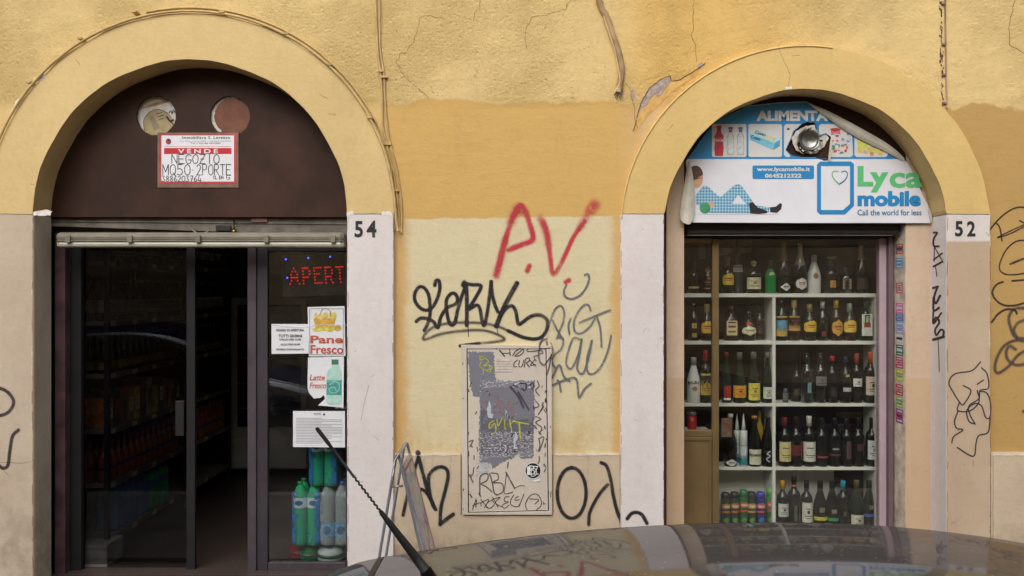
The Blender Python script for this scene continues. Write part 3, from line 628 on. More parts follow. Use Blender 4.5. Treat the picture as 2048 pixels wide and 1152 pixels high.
sheet('paint_patch', ragged(QA([(120, 135), (415, 142), (425, 290), (440, 470), (270, 470), (265, 660), (185, 650), (165, 560), (140, 420), (125, 280)]), 2.2, 2.5, 1), -.0005, m_gp, door)
sheet('paint_patch', ragged(QA([(265, 465), (890, 470), (885, 900)])+QB([(975, 20), (970, 360), (800, 365), (800, 290), (700, 350), (560, 420), (440, 500), (425, 430), (285, 410), (275, 60)]), 2.0, 2.5, 2), -.001, m_gp, door)
sheet('paint_patch', ragged(QA([(265, 760), (420, 900), (640, 940), (880, 890)])+QB([(970, 60), (965, 250), (700, 300), (450, 330), (290, 330)]), 1.2, 4, 4), -.0014, m_gp2, door)
sheet('scratched_paint', QA([(270, 465), (880, 470), (880, 560), (600, 540), (280, 560)]), -.0018, m_wp, door)
sheet('scratched_paint', QB([(280, 20), (960, 20), (960, 340), (430, 350), (285, 400)]), -.0018, m_wp, door)
sheet('scratched_paint', ragged(QB([(285, 410), (425, 420), (415, 520), (380, 560), (300, 545), (240, 600), (230, 430)]), 1, 4, 5), -.0018, m_wp2, door)
sheet('pale_smear', ragged(QA([(365, 700), (390, 760), (385, 850), (410, 850), (405, 905), (350, 895), (340, 800)]), .8, 4, 6), -.002, M('pale_blue_grey', (186, 192, 198), .7, 0, .1, 20), door)
sheet('pale_smear', ragged(QA([(555, 800), (585, 870), (575, 910), (550, 900)]), .8, 4, 7), -.002, M('pale_blue_grey', (186, 192, 198), .7), door)
sheet('pale_smear', ragged(QB([(745, 20), (775, 100), (740, 180), (750, 240), (715, 240), (720, 130)]), .8, 4, 7), -.002, M('pale_blue_grey', (186, 192, 198), .7), door)
rr = random.Random(12); L = []
for k in range(55):
    x = rr.choice([rr.gauss(941, 6), rr.gauss(1074, 8), rr.gauss(1090, 3), rr.uniform(950, 1060)]); y = rr.uniform(760, 1015) if x < 1000 else rr.uniform(770, 940)
    L.append(([(x, y), (x+rr.uniform(-4, 4), y+rr.uniform(2, 9))], rr.uniform(1.2, 4)))
strokes('flaked_spots', L, -.0005, paintmat('dark_flakes', (72, 66, 70), .5, .85, .5), door)
L = []
for k in range(26):
    t = rr.choice([((926, 700), (927, 1024)), ((1092, 700), (1097, 1020)), ((936, 697), (1092, 697)), ((1101, 700), (1102, 1020))]); f = rr.random(); x = t[0][0]+(t[1][0]-t[0][0])*f; y = t[0][1]+(t[1][1]-t[0][1])*f
    dx, dy = (0, rr.uniform(2, 14)) if t[1][1]-t[0][1] > 50 else (rr.uniform(3, 25), 0)
    L.append(([(x, y), (x+dx*rr.random()+rr.uniform(-1, 1), y+dy*rr.random()+rr.uniform(-1, 1))], rr.uniform(.8, 2.6)))
strokes('chipped_edges', L, -.004, paintmat('dark_chips', (60, 54, 54), .4, .9, .4), door)
g_pur = paintmat('purple_black_marker', (74, 62, 80), .5, .75, .4); g_thin = paintmat('thin_black_marker', (40, 38, 44), .3, .9, .2); g_yel = paintmat('yellow_marker', (206, 208, 60), .4, .8, .4); g_org = paintmat('faded_salmon_spray', (176, 126, 116), .7, .7, .4)
strokes('graffiti', [(QA(p), w) for p, w in [([(485, 118), (540, 185)], 3), ([(520, 155), (600, 150)], 2), ([(600, 98), (608, 182)], 2), ([(635, 180), (680, 120), (740, 98), (765, 125), (720, 175), (660, 185), (700, 150), (760, 100)], 2), ([(865, 90), (810, 105), (800, 130), (870, 130), (960, 120), (985, 150), (950, 160)], 2)]], -.0005, g_thin, door, 'black marker letters HOS across the top of the cabinet')
strokes('graffiti', [(QA(p), w) for p, w in [([(690, 230), (655, 260), (650, 310), (680, 305)], 2), ([(715, 235), (705, 300), (740, 305), (765, 230)], 2), ([(770, 310), (785, 220), (830, 210), (820, 250), (790, 260), (830, 310)], 2.2), ([(830, 230), (900, 300)], 2), ([(890, 225), (840, 290), (900, 280)], 2), ([(920, 180), (880, 190), (905, 240)], 2)]], -.0005, g_thin, door)
strokes('graffiti', [(QA([(985, -20), (945, 80), (935, 180), (955, 260), (1005, 285), (1030, 250), (1075, 190), (1100, 120), (1075, 30)]), 4.2), (QA([(1080, 170), (1060, 290), (1030, 400)]), 4)], -.005, g_pur, door)
strokes('graffiti', [(QA(p), w) for p, w in [([(260, 180), (265, 230), (320, 200), (270, 190)], 2), ([(320, 210), (360, 250), (300, 300), (370, 290), (400, 330), (330, 350)], 2.4), ([(275, 250), (255, 300), (290, 330)], 1.8), ([(370, 300), (375, 370), (300, 340), (300, 400)], 2)]], -.0022, g_yel, door, 'small yellow scribble')
strokes('graffiti', [(QA(p), w) for p, w in [([(420, 930), (370, 960), (370, 1020), (430, 960), (440, 1060), (400, 1080)], 3), ([(455, 920), (470, 990), (515, 900)], 3), ([(545, 920), (545, 1020), (560, 1020)], 3), ([(600, 920), (625, 1050)], 3), ([(600, 980), (640, 940)], 2.5), ([(640, 935), (820, 970)], 3.4), ([(710, 965), (725, 1130)], 4)]], -.0024, g_yel, door, 'yellow marker word on the grey patch')
strokes('graffiti', [(QA(p), w) for p, w in [([(270, 730), (340, 700), (330, 760)], 3), ([(345, 650), (420, 625), (470, 660), (440, 760), (390, 790)], 3), ([(470, 680), (490, 820)], 3.6), ([(500, 700), (560, 780), (590, 700)], 3.4), ([(595, 700), (660, 920)], 4), ([(600, 750), (700, 715)], 3), ([(400, 830), (470, 820), (540, 860)], 3)]], -.0022, g_org, door, 'faded salmon scribble on the grey patch')
strokes('graffiti', [(QA(p), w) for p, w in [([(610, 540), (700, 650), (760, 780)], 6), ([(700, 600), (760, 700), (820, 800)], 5), ([(720, 500), (790, 510), (780, 580), (740, 560)], 4.5), ([(640, 520), (690, 540)], 4), ([(830, 520), (870, 490), (880, 540)], 4)]], -.0022, g_pur, door)
g_brn = paintmat('brown_black_marker', (88, 80, 82), .5, .85, .35)
strokes('graffiti', [(QB(p), w) for p, w in [([(285, 830), (285, 700), (290, 600), (340, 560), (390, 570), (380, 640), (300, 690), (360, 720), (440, 790)], 3.4), ([(410, 560), (440, 650), (470, 800), (510, 830)], 3.4), ([(430, 550), (510, 560), (520, 630), (450, 670), (560, 680), (590, 740), (570, 800), (500, 830)], 3), ([(620, 540), (680, 650), (730, 745)], 3.8), ([(625, 560), (610, 700), (600, 810), (690, 800), (710, 790)], 2.4), ([(730, 745), (800, 710), (860, 715)], 2)]], -.0005, g_brn, door, 'brown black marker letters RBA')
strokes('graffiti', [(QB(p), 1.8) for p in [[(190, 1020), (240, 890), (235, 990)], [(190, 970), (290, 930), (300, 970)], [(300, 890), (390, 1000)], [(300, 930), (400, 890), (340, 1000)], [(380, 930), (440, 900), (470, 950), (420, 1000), (370, 990)], [(450, 860), (520, 990)], [(440, 890), (545, 860), (480, 930), (560, 980)],
    [(660, 850), (610, 860), (600, 910), (650, 920), (570, 960), (600, 1000), (660, 960)], [(720, 830), (680, 900), (690, 960), (770, 980), (800, 940)], [(780, 850), (740, 870), (740, 900), (790, 890)], [(850, 820), (790, 970)], [(890, 1020), (870, 950), (920, 850), (1000, 815), (1060, 870), (1070, 960), (1010, 1020)], [(925, 880), (1040, 890), (990, 945)], [(1100, 920), (1095, 950), (1120, 940)]]], -.0005, g_thin, door, 'thin black scribble along the cabinet foot')
strokes('graffiti', [(QB(p), 3) for p in [[(1040, 110), (1105, 95), (1050, 270)], [(1040, 110), (1055, 190), (1035, 270)], [(1045, 340), (1045, 400), (1030, 425)], [(150, 150), (200, 130), (160, 210)], [(210, 480), (190, 580), (150, 570), (200, 670)], [(650, 410), (640, 480)], [(1040, 20), (1070, 60)]]]+[(QA(p), 3) for p in [[(920, 470), (940, 530), (900, 580), (940, 640)], [(900, 700), (940, 760), (890, 780)], [(930, 860), (990, 760)], [(900, 880), (960, 910), (900, 950), (970, 1010), (940, 1080)]]], -.0005, g_brn, door)
plate('vent_frame', [PW(QA([(430, 215), (635, 215), (635, 365), (430, 365)])), ], -.0025, .001, M('vent_cover_paint', (206, 194, 182), .7, 0, .1, 30, .0005), door)
for k in range(4): sheet('vent_slot', QA([(445, 245+k*30), (620, 245+k*30), (620, 250+k*30), (445, 250+k*30)]), -.003, M('vent_shadow', (150, 138, 128), .8), door)
st = thing('sticker', 'round black sticker with interlocked white letters low on the cabinet door', 'sticker', (X(1066), -.001, Z(942)))
o2 = pc(st)
for nm, pts, y, mt in [('paper_disc', circ(1066, 942, 16.5, 36), -.002, M('sticker_white', (232, 230, 226), .5)), ('black_disc', circ(1066, 941.5, 15.2, 36), -.0024, M('sticker_black', (24, 24, 28), .4)), ('paper_corner', [(1062, 961), (1080, 957), (1080, 962), (1070, 964)], -.002, M('sticker_white', (232, 230, 226), .5))]:
    sheet(nm, pts, y, mt, st).location = -o2
m_stw = M('sticker_white', (232, 230, 226), .5)
text('lettering', 'B', (1059, 931, 1070, 949), -.0028, m_stw, st, bold=-.01).location = -o2
text('lettering', 'Z', (1067, 932, 1077, 949), -.0029, m_stw, st, bold=-.01).location = -o2
text('lettering', 'D', (1062, 936, 1074, 953), -.0030, m_stw, st, bold=-.02).location = -o2
text('lettering', '1', (1054, 933, 1060, 950), -.0031, m_stw, st, bold=.0).location = -o2

# ================================================================ left shop: shutter, lamp, frames
m_lath = M('dusty_steel_lath', (112, 104, 94), .55, .25, .25, 8, .0006, 40, dirt=.5)
SH = thing('roller_shutter', 'rolled up steel shutter above the open shop door with a bent wire handle', 'roller shutter', (X(400, .25), .25, Z(450, .25)))
o3 = pc(SH)
def sp(o): o.location = -o3; return o
def slat(px0, px1, ya0, ya1, yb0, yb1, d0, d1, mt, name):   # tapering lath: left top/bottom, right top/bottom
    return sp(plate(name, [PW([(px0, ya0), (px1, yb0), (px1, yb1), (px0, ya1)], d0)], d0, d1, mt, SH))
slat(98, 712, 437, 452, 437, 460, .235, .30, M('dark_lath', (104, 98, 88), .6, .2, .2, 8, dirt=.4), 'lath')
slat(98, 712, 441, 443, 446, 449, .228, .24, m_lath, 'lath_lip')
bl = slat(98, 712, 446, 452, 459, 472, .222, .24, m_lath, 'bottom_bar')
slat(98, 712, 450, 470, 464, 480, .30, .34, M('dim_lath', (84, 76, 70), .6, .2, .2, 8, dirt=.4), 'lath')
sp(tube('wire_handle', [(X(p.x, .215), .205, Z(p.y, .215)) for p in catmull([(384, 452), (386, 460), (396, 466), (408, 466), (418, 462), (421, 455)], 3)], .003, M('bright_wire', (170, 164, 150), .35, .8), SH))
sp(box('lock_body', X(432, .21), X(462, .21), .205, .222, Z(462, .21), Z(450, .21), m_dark, SH, bev=.003))
sp(tube('lock_cylinder', [(X(468, .2), .195, Z(460, .2)), (X(468, .2), .222, Z(460, .2))], .011, M('brass', (176, 140, 60), .35, .9), SH, n=14))
sp(tube('lock_rod', [(X(468, .21), .21, Z(436, .21)), (X(468, .21), .21, Z(470, .21))], .004, m_dark, SH))
sp(box('label_plate', X(502, .215), X(534, .215), .218, .222, Z(444, .21), Z(437, .21), M('faded_red_label', (110, 70, 70), .6), SH))
m_lamp = M('aged_lamp_housing', (128, 120, 104), .5, 0, .12, 10, dirt=.3)
LT = thing('tube_lamp', 'long unlit fluorescent tube lamp with cloudy cover under the shutter', 'lamp', (X(400, .17), .17, Z(482, .17)))
o4 = pc(LT)
y = .13; cz = Z(481, y); xa, xb = X(120, y), X(690, y)
def prof(r0, r1, z0, sc, n=14): return
def lampbody(name, zlo, zhi, dep, mt, e=.0):
    bm = bmesh.new(); n = 14; rings = []
    for xx, s in ((xa+.0-e, .75), (xa+.02-e, 1), (xb-.02+e, 1), (xb+e, .75)):
        ring = []
        for k in range(n):
            t = 2*math.pi*k/n; cy = math.copysign(abs(math.cos(t))**.6, math.cos(t)); sy = math.copysign(abs(math.sin(t))**.6, math.sin(t))
            ring.append(bm.verts.new((xx, y+dep*.5*cy*s, (zlo+zhi)/2+(zhi-zlo)/2*sy*s)))
        rings.append(ring)
    for a, b in zip(rings, rings[1:]):
        for k in range(n): bm.faces.new((a[k], a[(k+1) % n], b[(k+1) % n], b[k]))
    bm.faces.new(rings[0]); bm.faces.new(rings[-1][::-1])
    o = fin(name, bm, mt, LT, smooth=False); o.location = -o4; return o
lampbody('housing', Z(484, y), Z(465, y), .11, m_lamp)
dz = lampbody('diffuser', Z(496, y), Z(482.5, y), .10, M('cloudy_acrylic_cover', (178, 172, 152), .22, 0, .08, 6, spec=.8))
lampbody('rim', Z(484.5, y), Z(481.5, y), .118, M('lamp_rim', (156, 148, 128), .45, 0, .1, 10))
for px in (146, 268, 403, 538, 670):
    b = box('clip', X(px-5, y), X(px+5, y), y-.068, y-.052, Z(486, y), Z(472, y), m_lamp, LT, bev=.002); b.location = -o4

FL = thing('shop_door_frame', 'dark grey aluminium shopfront frame with one glazed panel at its right', 'shopfront', (X(516, .3), .3, GZ+.02))
o5 = pc(FL)
def fp(name, x0, x1, y0, y1, z0, z1, mt, bev=.002, lb=None):
    b = box(name, x0, x1, y0, y1, z0, z1, mt, FL, lb, bev=bev); b.location = -o5; return b
d = .30; floorz = .14
fp('guide_rail', X(103, .2)+.002, X(131, .24), .235, .30, floorz, Z(465, .2), M('mauve_brown_guide', (84, 62, 66), .55, .1, .3, 6))
fp('jamb_frame', X(132, d), X(162, d), d, d+.05, floorz, Z(470, d), M('matt_black_stile', (17, 15, 16), .75, 0, .2, 6))
m_frame = M('purple_grey_aluminium', (92, 84, 90), .4, .4, .12, 5)
fp('door_stile', X(496, d), X(513, d), d-.01, d+.03, floorz, Z(470, d), m_frame)
fp('window_stile', X(514, d), X(535, d), d, d+.045, floorz, Z(470, d), M('darker_purple_grey_aluminium', (76, 70, 76), .42, .4, .12, 5))
fp('window_stile', X(692, d), X(712, d), d, d+.045, floorz, Z(470, d), m_dark)
fp('top_rail', X(536, d), X(691, d), d, d+.045, Z(502, d), Z(470, d), m_dark)
fp('top_rail', X(163, d), X(495, d), d+.03, d+.06, Z(488, d), Z(470, d), m_blackish)
m_pane = glassmat('shop_glass', (.93, .95, .94), boost=1.7, dirt=.015)
gp = box('glass_pane', X(536, d), X(691, d), d+.018, d+.024, floorz+.05, Z(503, d), m_pane, FL); gp.location = -o5
m_dimglass = glassmat('dimming_leaf_glass', (.33, .33, .35), boost=.8)
tl = plate('added_dimming_leaf', [rc(X(163, d), floorz+.03, X(370, d), Z(489, d))], d+.03, None, m_dimglass, FL, 'dark tinted sliding leaf, pushed open to the left'); tl.location = -o5  # added leaf: its dark glass keeps the racks behind it dim
fp('leaf_stile', X(371, d), X(388, d), d+.015, d+.045, floorz, Z(489, d), M('matt_black_stile', (17, 15, 16), .75, 0, .2, 6))
fp('leaf_handle', X(350, d), X(367, d), d+.005, d+.026, Z(872, d), Z(802, d), M('dark_handle', (20, 19, 19), .6))
fp('bottom_rail', X(536, d), X(691, d), d, d+.045, floorz, floorz+.05, m_frame)

# ---- notices on the glass (their front at y = .30)
dn = .296
m_paper = M('notice_paper', (226, 225, 228), .6, 0, .03, 12); m_ink = M('black_ink', (30, 28, 32), .6); m_rust = M('rust_red_print', (190, 92, 66), .6); m_inkg = M('grey_ink', (150, 152, 158), .6)
def notice(name, label, cat, pts, group=None, y=dn, mt=None):
    t = thing(name, label, cat, (X(pts[0][0], y), y, Z(pts[2][1], y)), group=group); t['_o'] = 0; del t['_o']
    s = sheet('paper', pts, y, mt or m_paper, t, th=.0006); s.location = -pc(t); return t
def on(t, o): o.parent = t; o.location = -pc(t); return o
n1 = notice('opening_hours_notice', 'white sheet with opening hours ORARIO DI APERTURA taped to the glass', 'notice', [(543, 648), (617, 648), (617, 707), (543, 708)])
for s, b in [('ORARIO DI APERTURA', (552, 658, 608, 663)), ('TUTTI GIORNI', (557, 669, 604, 675)), ('DALLE ORE 12.00', (559, 677, 602, 681)), ('ALLE ORE 04.00', (561, 687, 600, 691)), ('ORARIO CONTINUATO', (552, 697, 608, 701))]:
    on(n1, text('lettering', s, b, dn-.0012, m_ink, n1, bold=.03))
n2 = notice('bread_poster', 'poster with bread basket picture reading Pane Fresco', 'poster', [(615, 614), (689, 612), (691, 712), (618, 713)], y=dn-.002)
on(n2, sheet('frame_line', rc(619, 617, 687, 710), dn-.003, M('grey_line_ink', (110, 112, 120), .6), n2, holes=[rc(620, 618, 686, 709)]))
on(n2, text('lettering', 'Pane', (621, 671, 686, 687), dn-.0035, m_rust, n2, bold=.03)); on(n2, text('lettering', 'Fresco', (621, 690, 687, 708), dn-.0035, m_rust, n2, bold=.025))
for pts, c, nm in [([(627, 637), (672, 636), (667, 655), (631, 655)], (206, 164, 70), 'basket_print'), (circ(632, 632, 4, 10, ry=7), (220, 196, 110), 'loaf_print'), (circ(641, 633, 6, 12, ry=6), (230, 208, 130), 'loaf_print'), (circ(651, 631, 6, 12, ry=6), (214, 186, 100), 'loaf_print'), (circ(662, 630, 4, 12, ry=8), (226, 200, 110), 'loaf_print'), (circ(669, 631, 4, 12, ry=7), (206, 190, 90), 'loaf_print'),
                   (circ(635, 659, 11, 14, ry=4), (212, 204, 96), 'fruit_print'), (circ(648, 657, 6, 12, ry=5), (224, 206, 110), 'fruit_print'), (circ(660, 659, 7, 12, ry=5), (216, 198, 70), 'fruit_print'), (circ(675, 656, 8, 12, ry=6), (196, 166, 80), 'fruit_print'), (rc(648, 644, 656, 650), (140, 100, 50), 'fruit_print')]:
    on(n2, sheet(nm, pts, dn-.0035-.0001*R.random()*6, M('print_'+nm+str(c[0]), c, .6, 0, .15, 60), n2))
strk = strokes('basket_handle_print', [([(640, 630), (644, 620), (652, 617), (660, 622), (662, 634)], 1.5)], dn-.004, paintmat('thin_grey_ink', (120, 112, 80), .4, .8, .1), n2); on(n2, strk)
n3 = notice('milk_poster', 'torn poster with milk bottle picture reading Latte Fresco', 'poster', [(616, 715), (688, 713), (687, 815), (636, 811), (641, 806), (650, 798), (648, 790), (640, 796), (628, 797), (618, 786), (615, 776)], y=dn-.001)
on(n3, sheet('frame_line', rc(620, 717, 684, 812), dn-.002, M('grey_line_ink', (110, 112, 120), .6), n3, holes=[rc(621, 718, 683, 811)])) if False else None
on(n3, text('lettering', 'Latte', (619, 749, 650, 761), dn-.0025, m_rust, n3, bold=.01, shear=.25)); on(n3, text('lettering', 'Fresco', (619, 765, 652, 777), dn-.0025, m_rust, n3, bold=.01, shear=.25))
m_milk = M('milk_bottle_print', (176, 214, 200), .6, 0, .08, 30)
on(n3, sheet('bottle_print', [(665, 722), (676, 722), (677, 732), (682, 742), (683, 760), (683, 806), (679, 809), (657, 809), (653, 805), (653, 755), (655, 742), (663, 733)], dn-.0025, m_milk, n3)); on(n3, sheet('cap_print', rc(663, 719, 677, 729), dn-.003, M('green_cap_print', (70, 120, 96), .6), n3)); on(n3, sheet('label_print', rc(653, 760, 683, 790), dn-.003, M('teal_label_print', (74, 160, 150), .6, 0, .3, 90), n3))
strk = strokes('label_swirl_print', [([(660, 770), (668, 763), (678, 768), (676, 782), (664, 786), (658, 778), (668, 774), (672, 780)], 2), ([(656, 762), (680, 761)], 1.5)], dn-.0035, paintmat('pale_teal_ink', (180, 224, 214), .3, .8, .1), n3); on(n3, strk)
n4 = notice('permit_notice', 'large white sheet of fine print taped low on the glass', 'notice', [(586, 822), (690, 822), (690, 895), (586, 894)])
rr = random.Random(5)
for k in range(17):
    yy = 836+k*3.1; on(n4, sheet('print_line', rc(592, yy, 684-rr.choice([0, 0, 0, 20, 40]), yy+.9), dn-.0012, m_inkg, n4))
on(n4, text('lettering', 'ROMA', (628, 826, 642, 830), dn-.0012, m_ink, n4)); on(n4, sheet('crest_print', circ(648, 829, 2.2, 8), dn-.0012, m_ink, n4))
tp = strokes('adhesive_tape', [([(543, 700-50), (600, 655), (640, 650), (694, 650)], 2)], dn-.003, paintmat('clear_tape', (226, 226, 232), .3, .55, .2), None); tag(tp, 'strip of clear tape across the opening hours and bread poster', 'tape')

# ---- LED sign
LS = thing('led_sign', 'hanging black sign with red lit dots reading APERTO', 'sign', (X(560, .36), .36, Z(590, .36)))
o6 = pc(LS); dl = .36; RA_ = math.radians(2.6)
LW = lambda u, v: (560+u*1.0+v*.10*0+(v)*.08, 510+v-u*.035)     # sign coordinates (px from its upper left corner)
def lsp(pts): return [LW(*p) for p in pts]
o = sheet('panel', lsp([(0, 0), (172, 0), (172, 84), (0, 84)]), dl, M('led_panel_black', (26, 20, 22), .35), LS, th=.02); o.location = -o6
o = sheet('panel_border', lsp([(0, 0), (172, 0), (172, 84), (0, 84)]), dl-.003, M('led_border_black', (40, 32, 34), .3), LS, holes=[lsp([(4, 4), (168, 4), (168, 80), (4, 80)])], th=.003); o.location = -o6
GL = {'A': ['0001000', '0010100', '0100010', '0111110', '0100010', '1000001'], 'P': ['11110', '10001', '10001', '11110', '10000', '10000'], 'E': ['1111', '1000', '1110', '1000', '1000', '1111'], 'R': ['11110', '10001', '10001', '11110', '10010', '10001'], 'T': ['11111', '00100', '00100', '00100', '00100', '00100'], 'O': ['01110', '10001', '10001', '10001', '10001', '01110']}
m_led = Em('lit_red_led', (255, 70, 50), 12.0); m_halo = Em('red_led_lens', (200, 12, 14), .9); m_ledb = Em('lit_blue_led', (60, 70, 255), 5.0); m_off = M('unlit_led', (70, 64, 60), .3)
def led(bm, u, v, r, yy, n=8):
    q = LW(u, v); c = Vector((X(q[0], dl), yy, Z(q[1], dl))); rr_ = r*(CAMD+dl)/F
    vs = [bm.verts.new(c+Vector((rr_*math.cos(2*math.pi*k/n), 0, rr_*math.sin(2*math.pi*k/n)))) for k in range(n)]; tip = bm.verts.new(c+Vector((0, -rr_*.8, 0)))
    for k in range(n): bm.faces.new((vs[k], vs[(k+1) % n], tip))
for li, (ch, u0) in enumerate(zip('APERTO', (18, 43, 66, 88, 110, 132))):
    b1 = bmesh.new(); b2 = bmesh.new(); g = GL[ch]; wd = 18.5 if ch == 'A' else 13.2
    for rI, row in enumerate(g):
        for cI, v in enumerate(row):
            if v == '1':
                u = u0+cI*wd/(len(row)-1)-(2 if ch == 'A' else 0); v_ = 28+rI*6.1; led(b1, u, v_, 1.1, dl-.0045); led(b2, u, v_, 1.7, dl-.003)
    a = fin('led_letter', b1, m_led, LS); a.location = -o6; b = fin('led_lens', b2, m_halo, a)
for u, v, on_ in [(11, 9, 1), (56, 8, 1), (100, 7, 1), (11, 46, 1)]+[(u, 8, 0) for u in (25, 40, 72, 86, 116, 130, 146)]+[(10, v, 0) for v in (21, 34, 58, 70)]+[(u, 75, 0) for u in (25, 40, 56, 72, 86, 102, 118, 133, 150)]:
    bm = bmesh.new(); led(bm, u, v, 1.7 if on_ else 1.3, dl-.003); a = fin('border_led', bm, m_ledb if on_ else m_off, LS); a.location = -o6
tube('hanging_wire', [(X(609, dl), dl, Z(516, dl)), (X(609, dl), dl, Z(470, dl))], .0012, m_dark, LS, n=5).location = -o6
tube('hanging_wire', [(X(690, dl), dl, Z(512, dl)), (X(690, dl), dl, Z(470, dl))], .0012, m_dark, LS, n=5).location = -o6

# ================================================================ for-sale sign on the arch board
ds = YR-.003
FS = thing('for_sale_sign', 'framed estate agent sign VENDE with handwritten offer on the brown arch board', 'sign', (X(396, ds), ds, Z(374, ds))); o7 = pc(FS)
def fs(o): o.location = -o7; return o
fs(sheet('plastic_sleeve', rc(315, 265, 477, 375), ds, M('cloudy_sleeve', (132, 104, 92), .3, 0, .15, 12), FS, th=.002)); fs(sheet('red_border', [(320, 269), (473, 269), (472, 367), (321, 366)], ds-.001, M('sign_red', (200, 62, 66), .4, 0, .08, 12), FS))
fs(sheet('white_field', [(323, 271), (468, 271), (468, 363), (323, 363)], ds-.0016, M('sign_white', (232, 230, 232), .4, 0, .03, 12), FS)); fs(sheet('red_bar', rc(328, 296, 463, 308), ds-.0022, M('bar_red', (196, 36, 48), .4, 0, .05, 12), FS))
fs(text('lettering', 'VENDE', (356, 298, 436, 306.5), ds-.0028, M('sign_white', (232, 230, 232), .4), FS, bold=.02, spacing=1.5)); fs(text('lettering', 'Immobiliare S. Lorenzo', (364, 272, 460, 278), ds-.0024, m_ink, FS, bold=.02, spacing=1.2))
fs(text('lettering', 'Via Tiburtina 202 - 00162 ROMA', (358, 281, 463, 284), ds-.0024, m_inkg, FS)); fs(text('lettering', 'Tel. e Fax 06 4470260', (381, 285, 441, 288), ds-.0024, m_ink, FS))
fs(sheet('crest_print', circ(337, 283, 5.5, 14, ry=6), ds-.0024, M('crest_red', (176, 50, 52), .5), FS)); fs(sheet('crest_print', circ(337, 280, 3, 10, ry=3), ds-.0028, M('crest_dark', (70, 50, 50), .5), FS))
fs(sheet('fine_print', rc(328, 292.2, 463, 293.2), ds-.0024, M('pink_ink', (210, 160, 160), .5), FS))
gm = paintmat('thin_felt_pen', (44, 44, 52), .2, .95, .05)
def hand(s, box_, rows):   # simple felt pen capitals on a unit grid
    x0, y0, x1, y1 = box_; n = len(s); w = (x1-x0)/n; out = []
    for k, ch in enumerate(s):
        for ln in HW.get(ch, []): out.append(([(x0+w*(k+.12+.76*a), y1-(y1-y0)*b) for a, b in ln],))
    return out
cirp = [(.5, 1), (.1, .8), (0, .5), (.1, .15), (.5, 0), (.9, .15), (1, .5), (.9, .85), (.5, 1)]
HW = {'N': [[(0, 0), (0, 1)], [(0, 1), (1, 0)], [(1, 0), (1, 1)]], 'E': [[(0, 0), (0, 1)], [(0, 1), (1, 1)], [(0, .5), (.8, .5)], [(0, 0), (1, 0)]], 'G': [[(1, .85), (.6, 1), (.1, .8), (0, .4), (.3, 0), (.9, .1), (1, .4)], [(1, .4), (.5, .4)]], 'O': [cirp], 'Z': [[(0, 1), (1, 1)], [(1, 1), (0, 0)], [(0, 0), (1, 0)], [(.2, .5), (.8, .5)]], 'I': [[(.5, 0), (.5, 1)]],
      'M': [[(0, 0), (0, 1)], [(0, 1), (.5, .3)], [(.5, .3), (1, 1)], [(1, 1), (1, 0)]], 'Q': [cirp, [(.6, .2), (1, -.1)]], '5': [[(.9, 1), (.1, 1)], [(.1, 1), (.1, .55)], [(.1, .55), (.6, .6), (.95, .3), (.6, 0), (0, .08)]], '0': [cirp], '.': [[(.4, .45), (.5, .45)]], '2': [[(.05, .8), (.4, 1), (.85, .8), (.6, .4), (0, 0)], [(0, 0), (1, 0)]],
      'P': [[(0, 0), (0, 1)], [(0, 1), (.7, 1), (.9, .75), (.6, .5), (0, .5)]], 'R': [[(0, 0), (0, 1)], [(0, 1), (.7, 1), (.9, .75), (.6, .5), (0, .5)], [(.3, .5), (1, 0)]], 'T': [[(0, 1), (1, 1)], [(.5, 1), (.5, 0)]], '3': [[(.1, 1), (.8, .95), (.4, .55), (.9, .3), (.5, 0), (0, .1)]], '8': [[(.5, .5), (.1, .75), (.5, 1), (.9, .75), (.5, .5), (.05, .25), (.5, 0), (.95, .25), (.5, .5)]],
      '6': [[(.8, 1), (.2, .6), (.05, .25), (.5, 0), (.95, .25), (.5, .5), (.1, .3)]], '7': [[(0, 1), (1, 1)], [(1, 1), (.4, 0)], [(.3, .5), (.9, .5)]], '4': [[(.4, 1), (0, .2)], [(0, .2), (1, .2)], [(.8, .6), (.8, -.1)]], 'C': [[(1, .9), (.4, 1), (0, .5), (.4, 0), (1, .1)]], 'L': [[(0, 1), (0, 0)], [(0, 0), (1, 0)]]}
for s, b, w in [('NEGOZIO', (342, 309, 440, 327), 1.7), ('MQ50', (324, 329, 382, 350), 1.7), ('.', (382, 329, 390, 350), 1.8), ('2PORTE', (392, 329, 463, 350), 1.7), ('3886203764', (323, 352, 403, 363), 1.4), ('CL', (426, 352, 435, 358), 1.2), ('EN', (438, 352, 447, 358), 1.2), ('G', (452, 350, 461, 359), 1.3)]:
    fs(strokes('handwriting', hand(s, b, 0), ds-.0017, gm, FS, width=w))
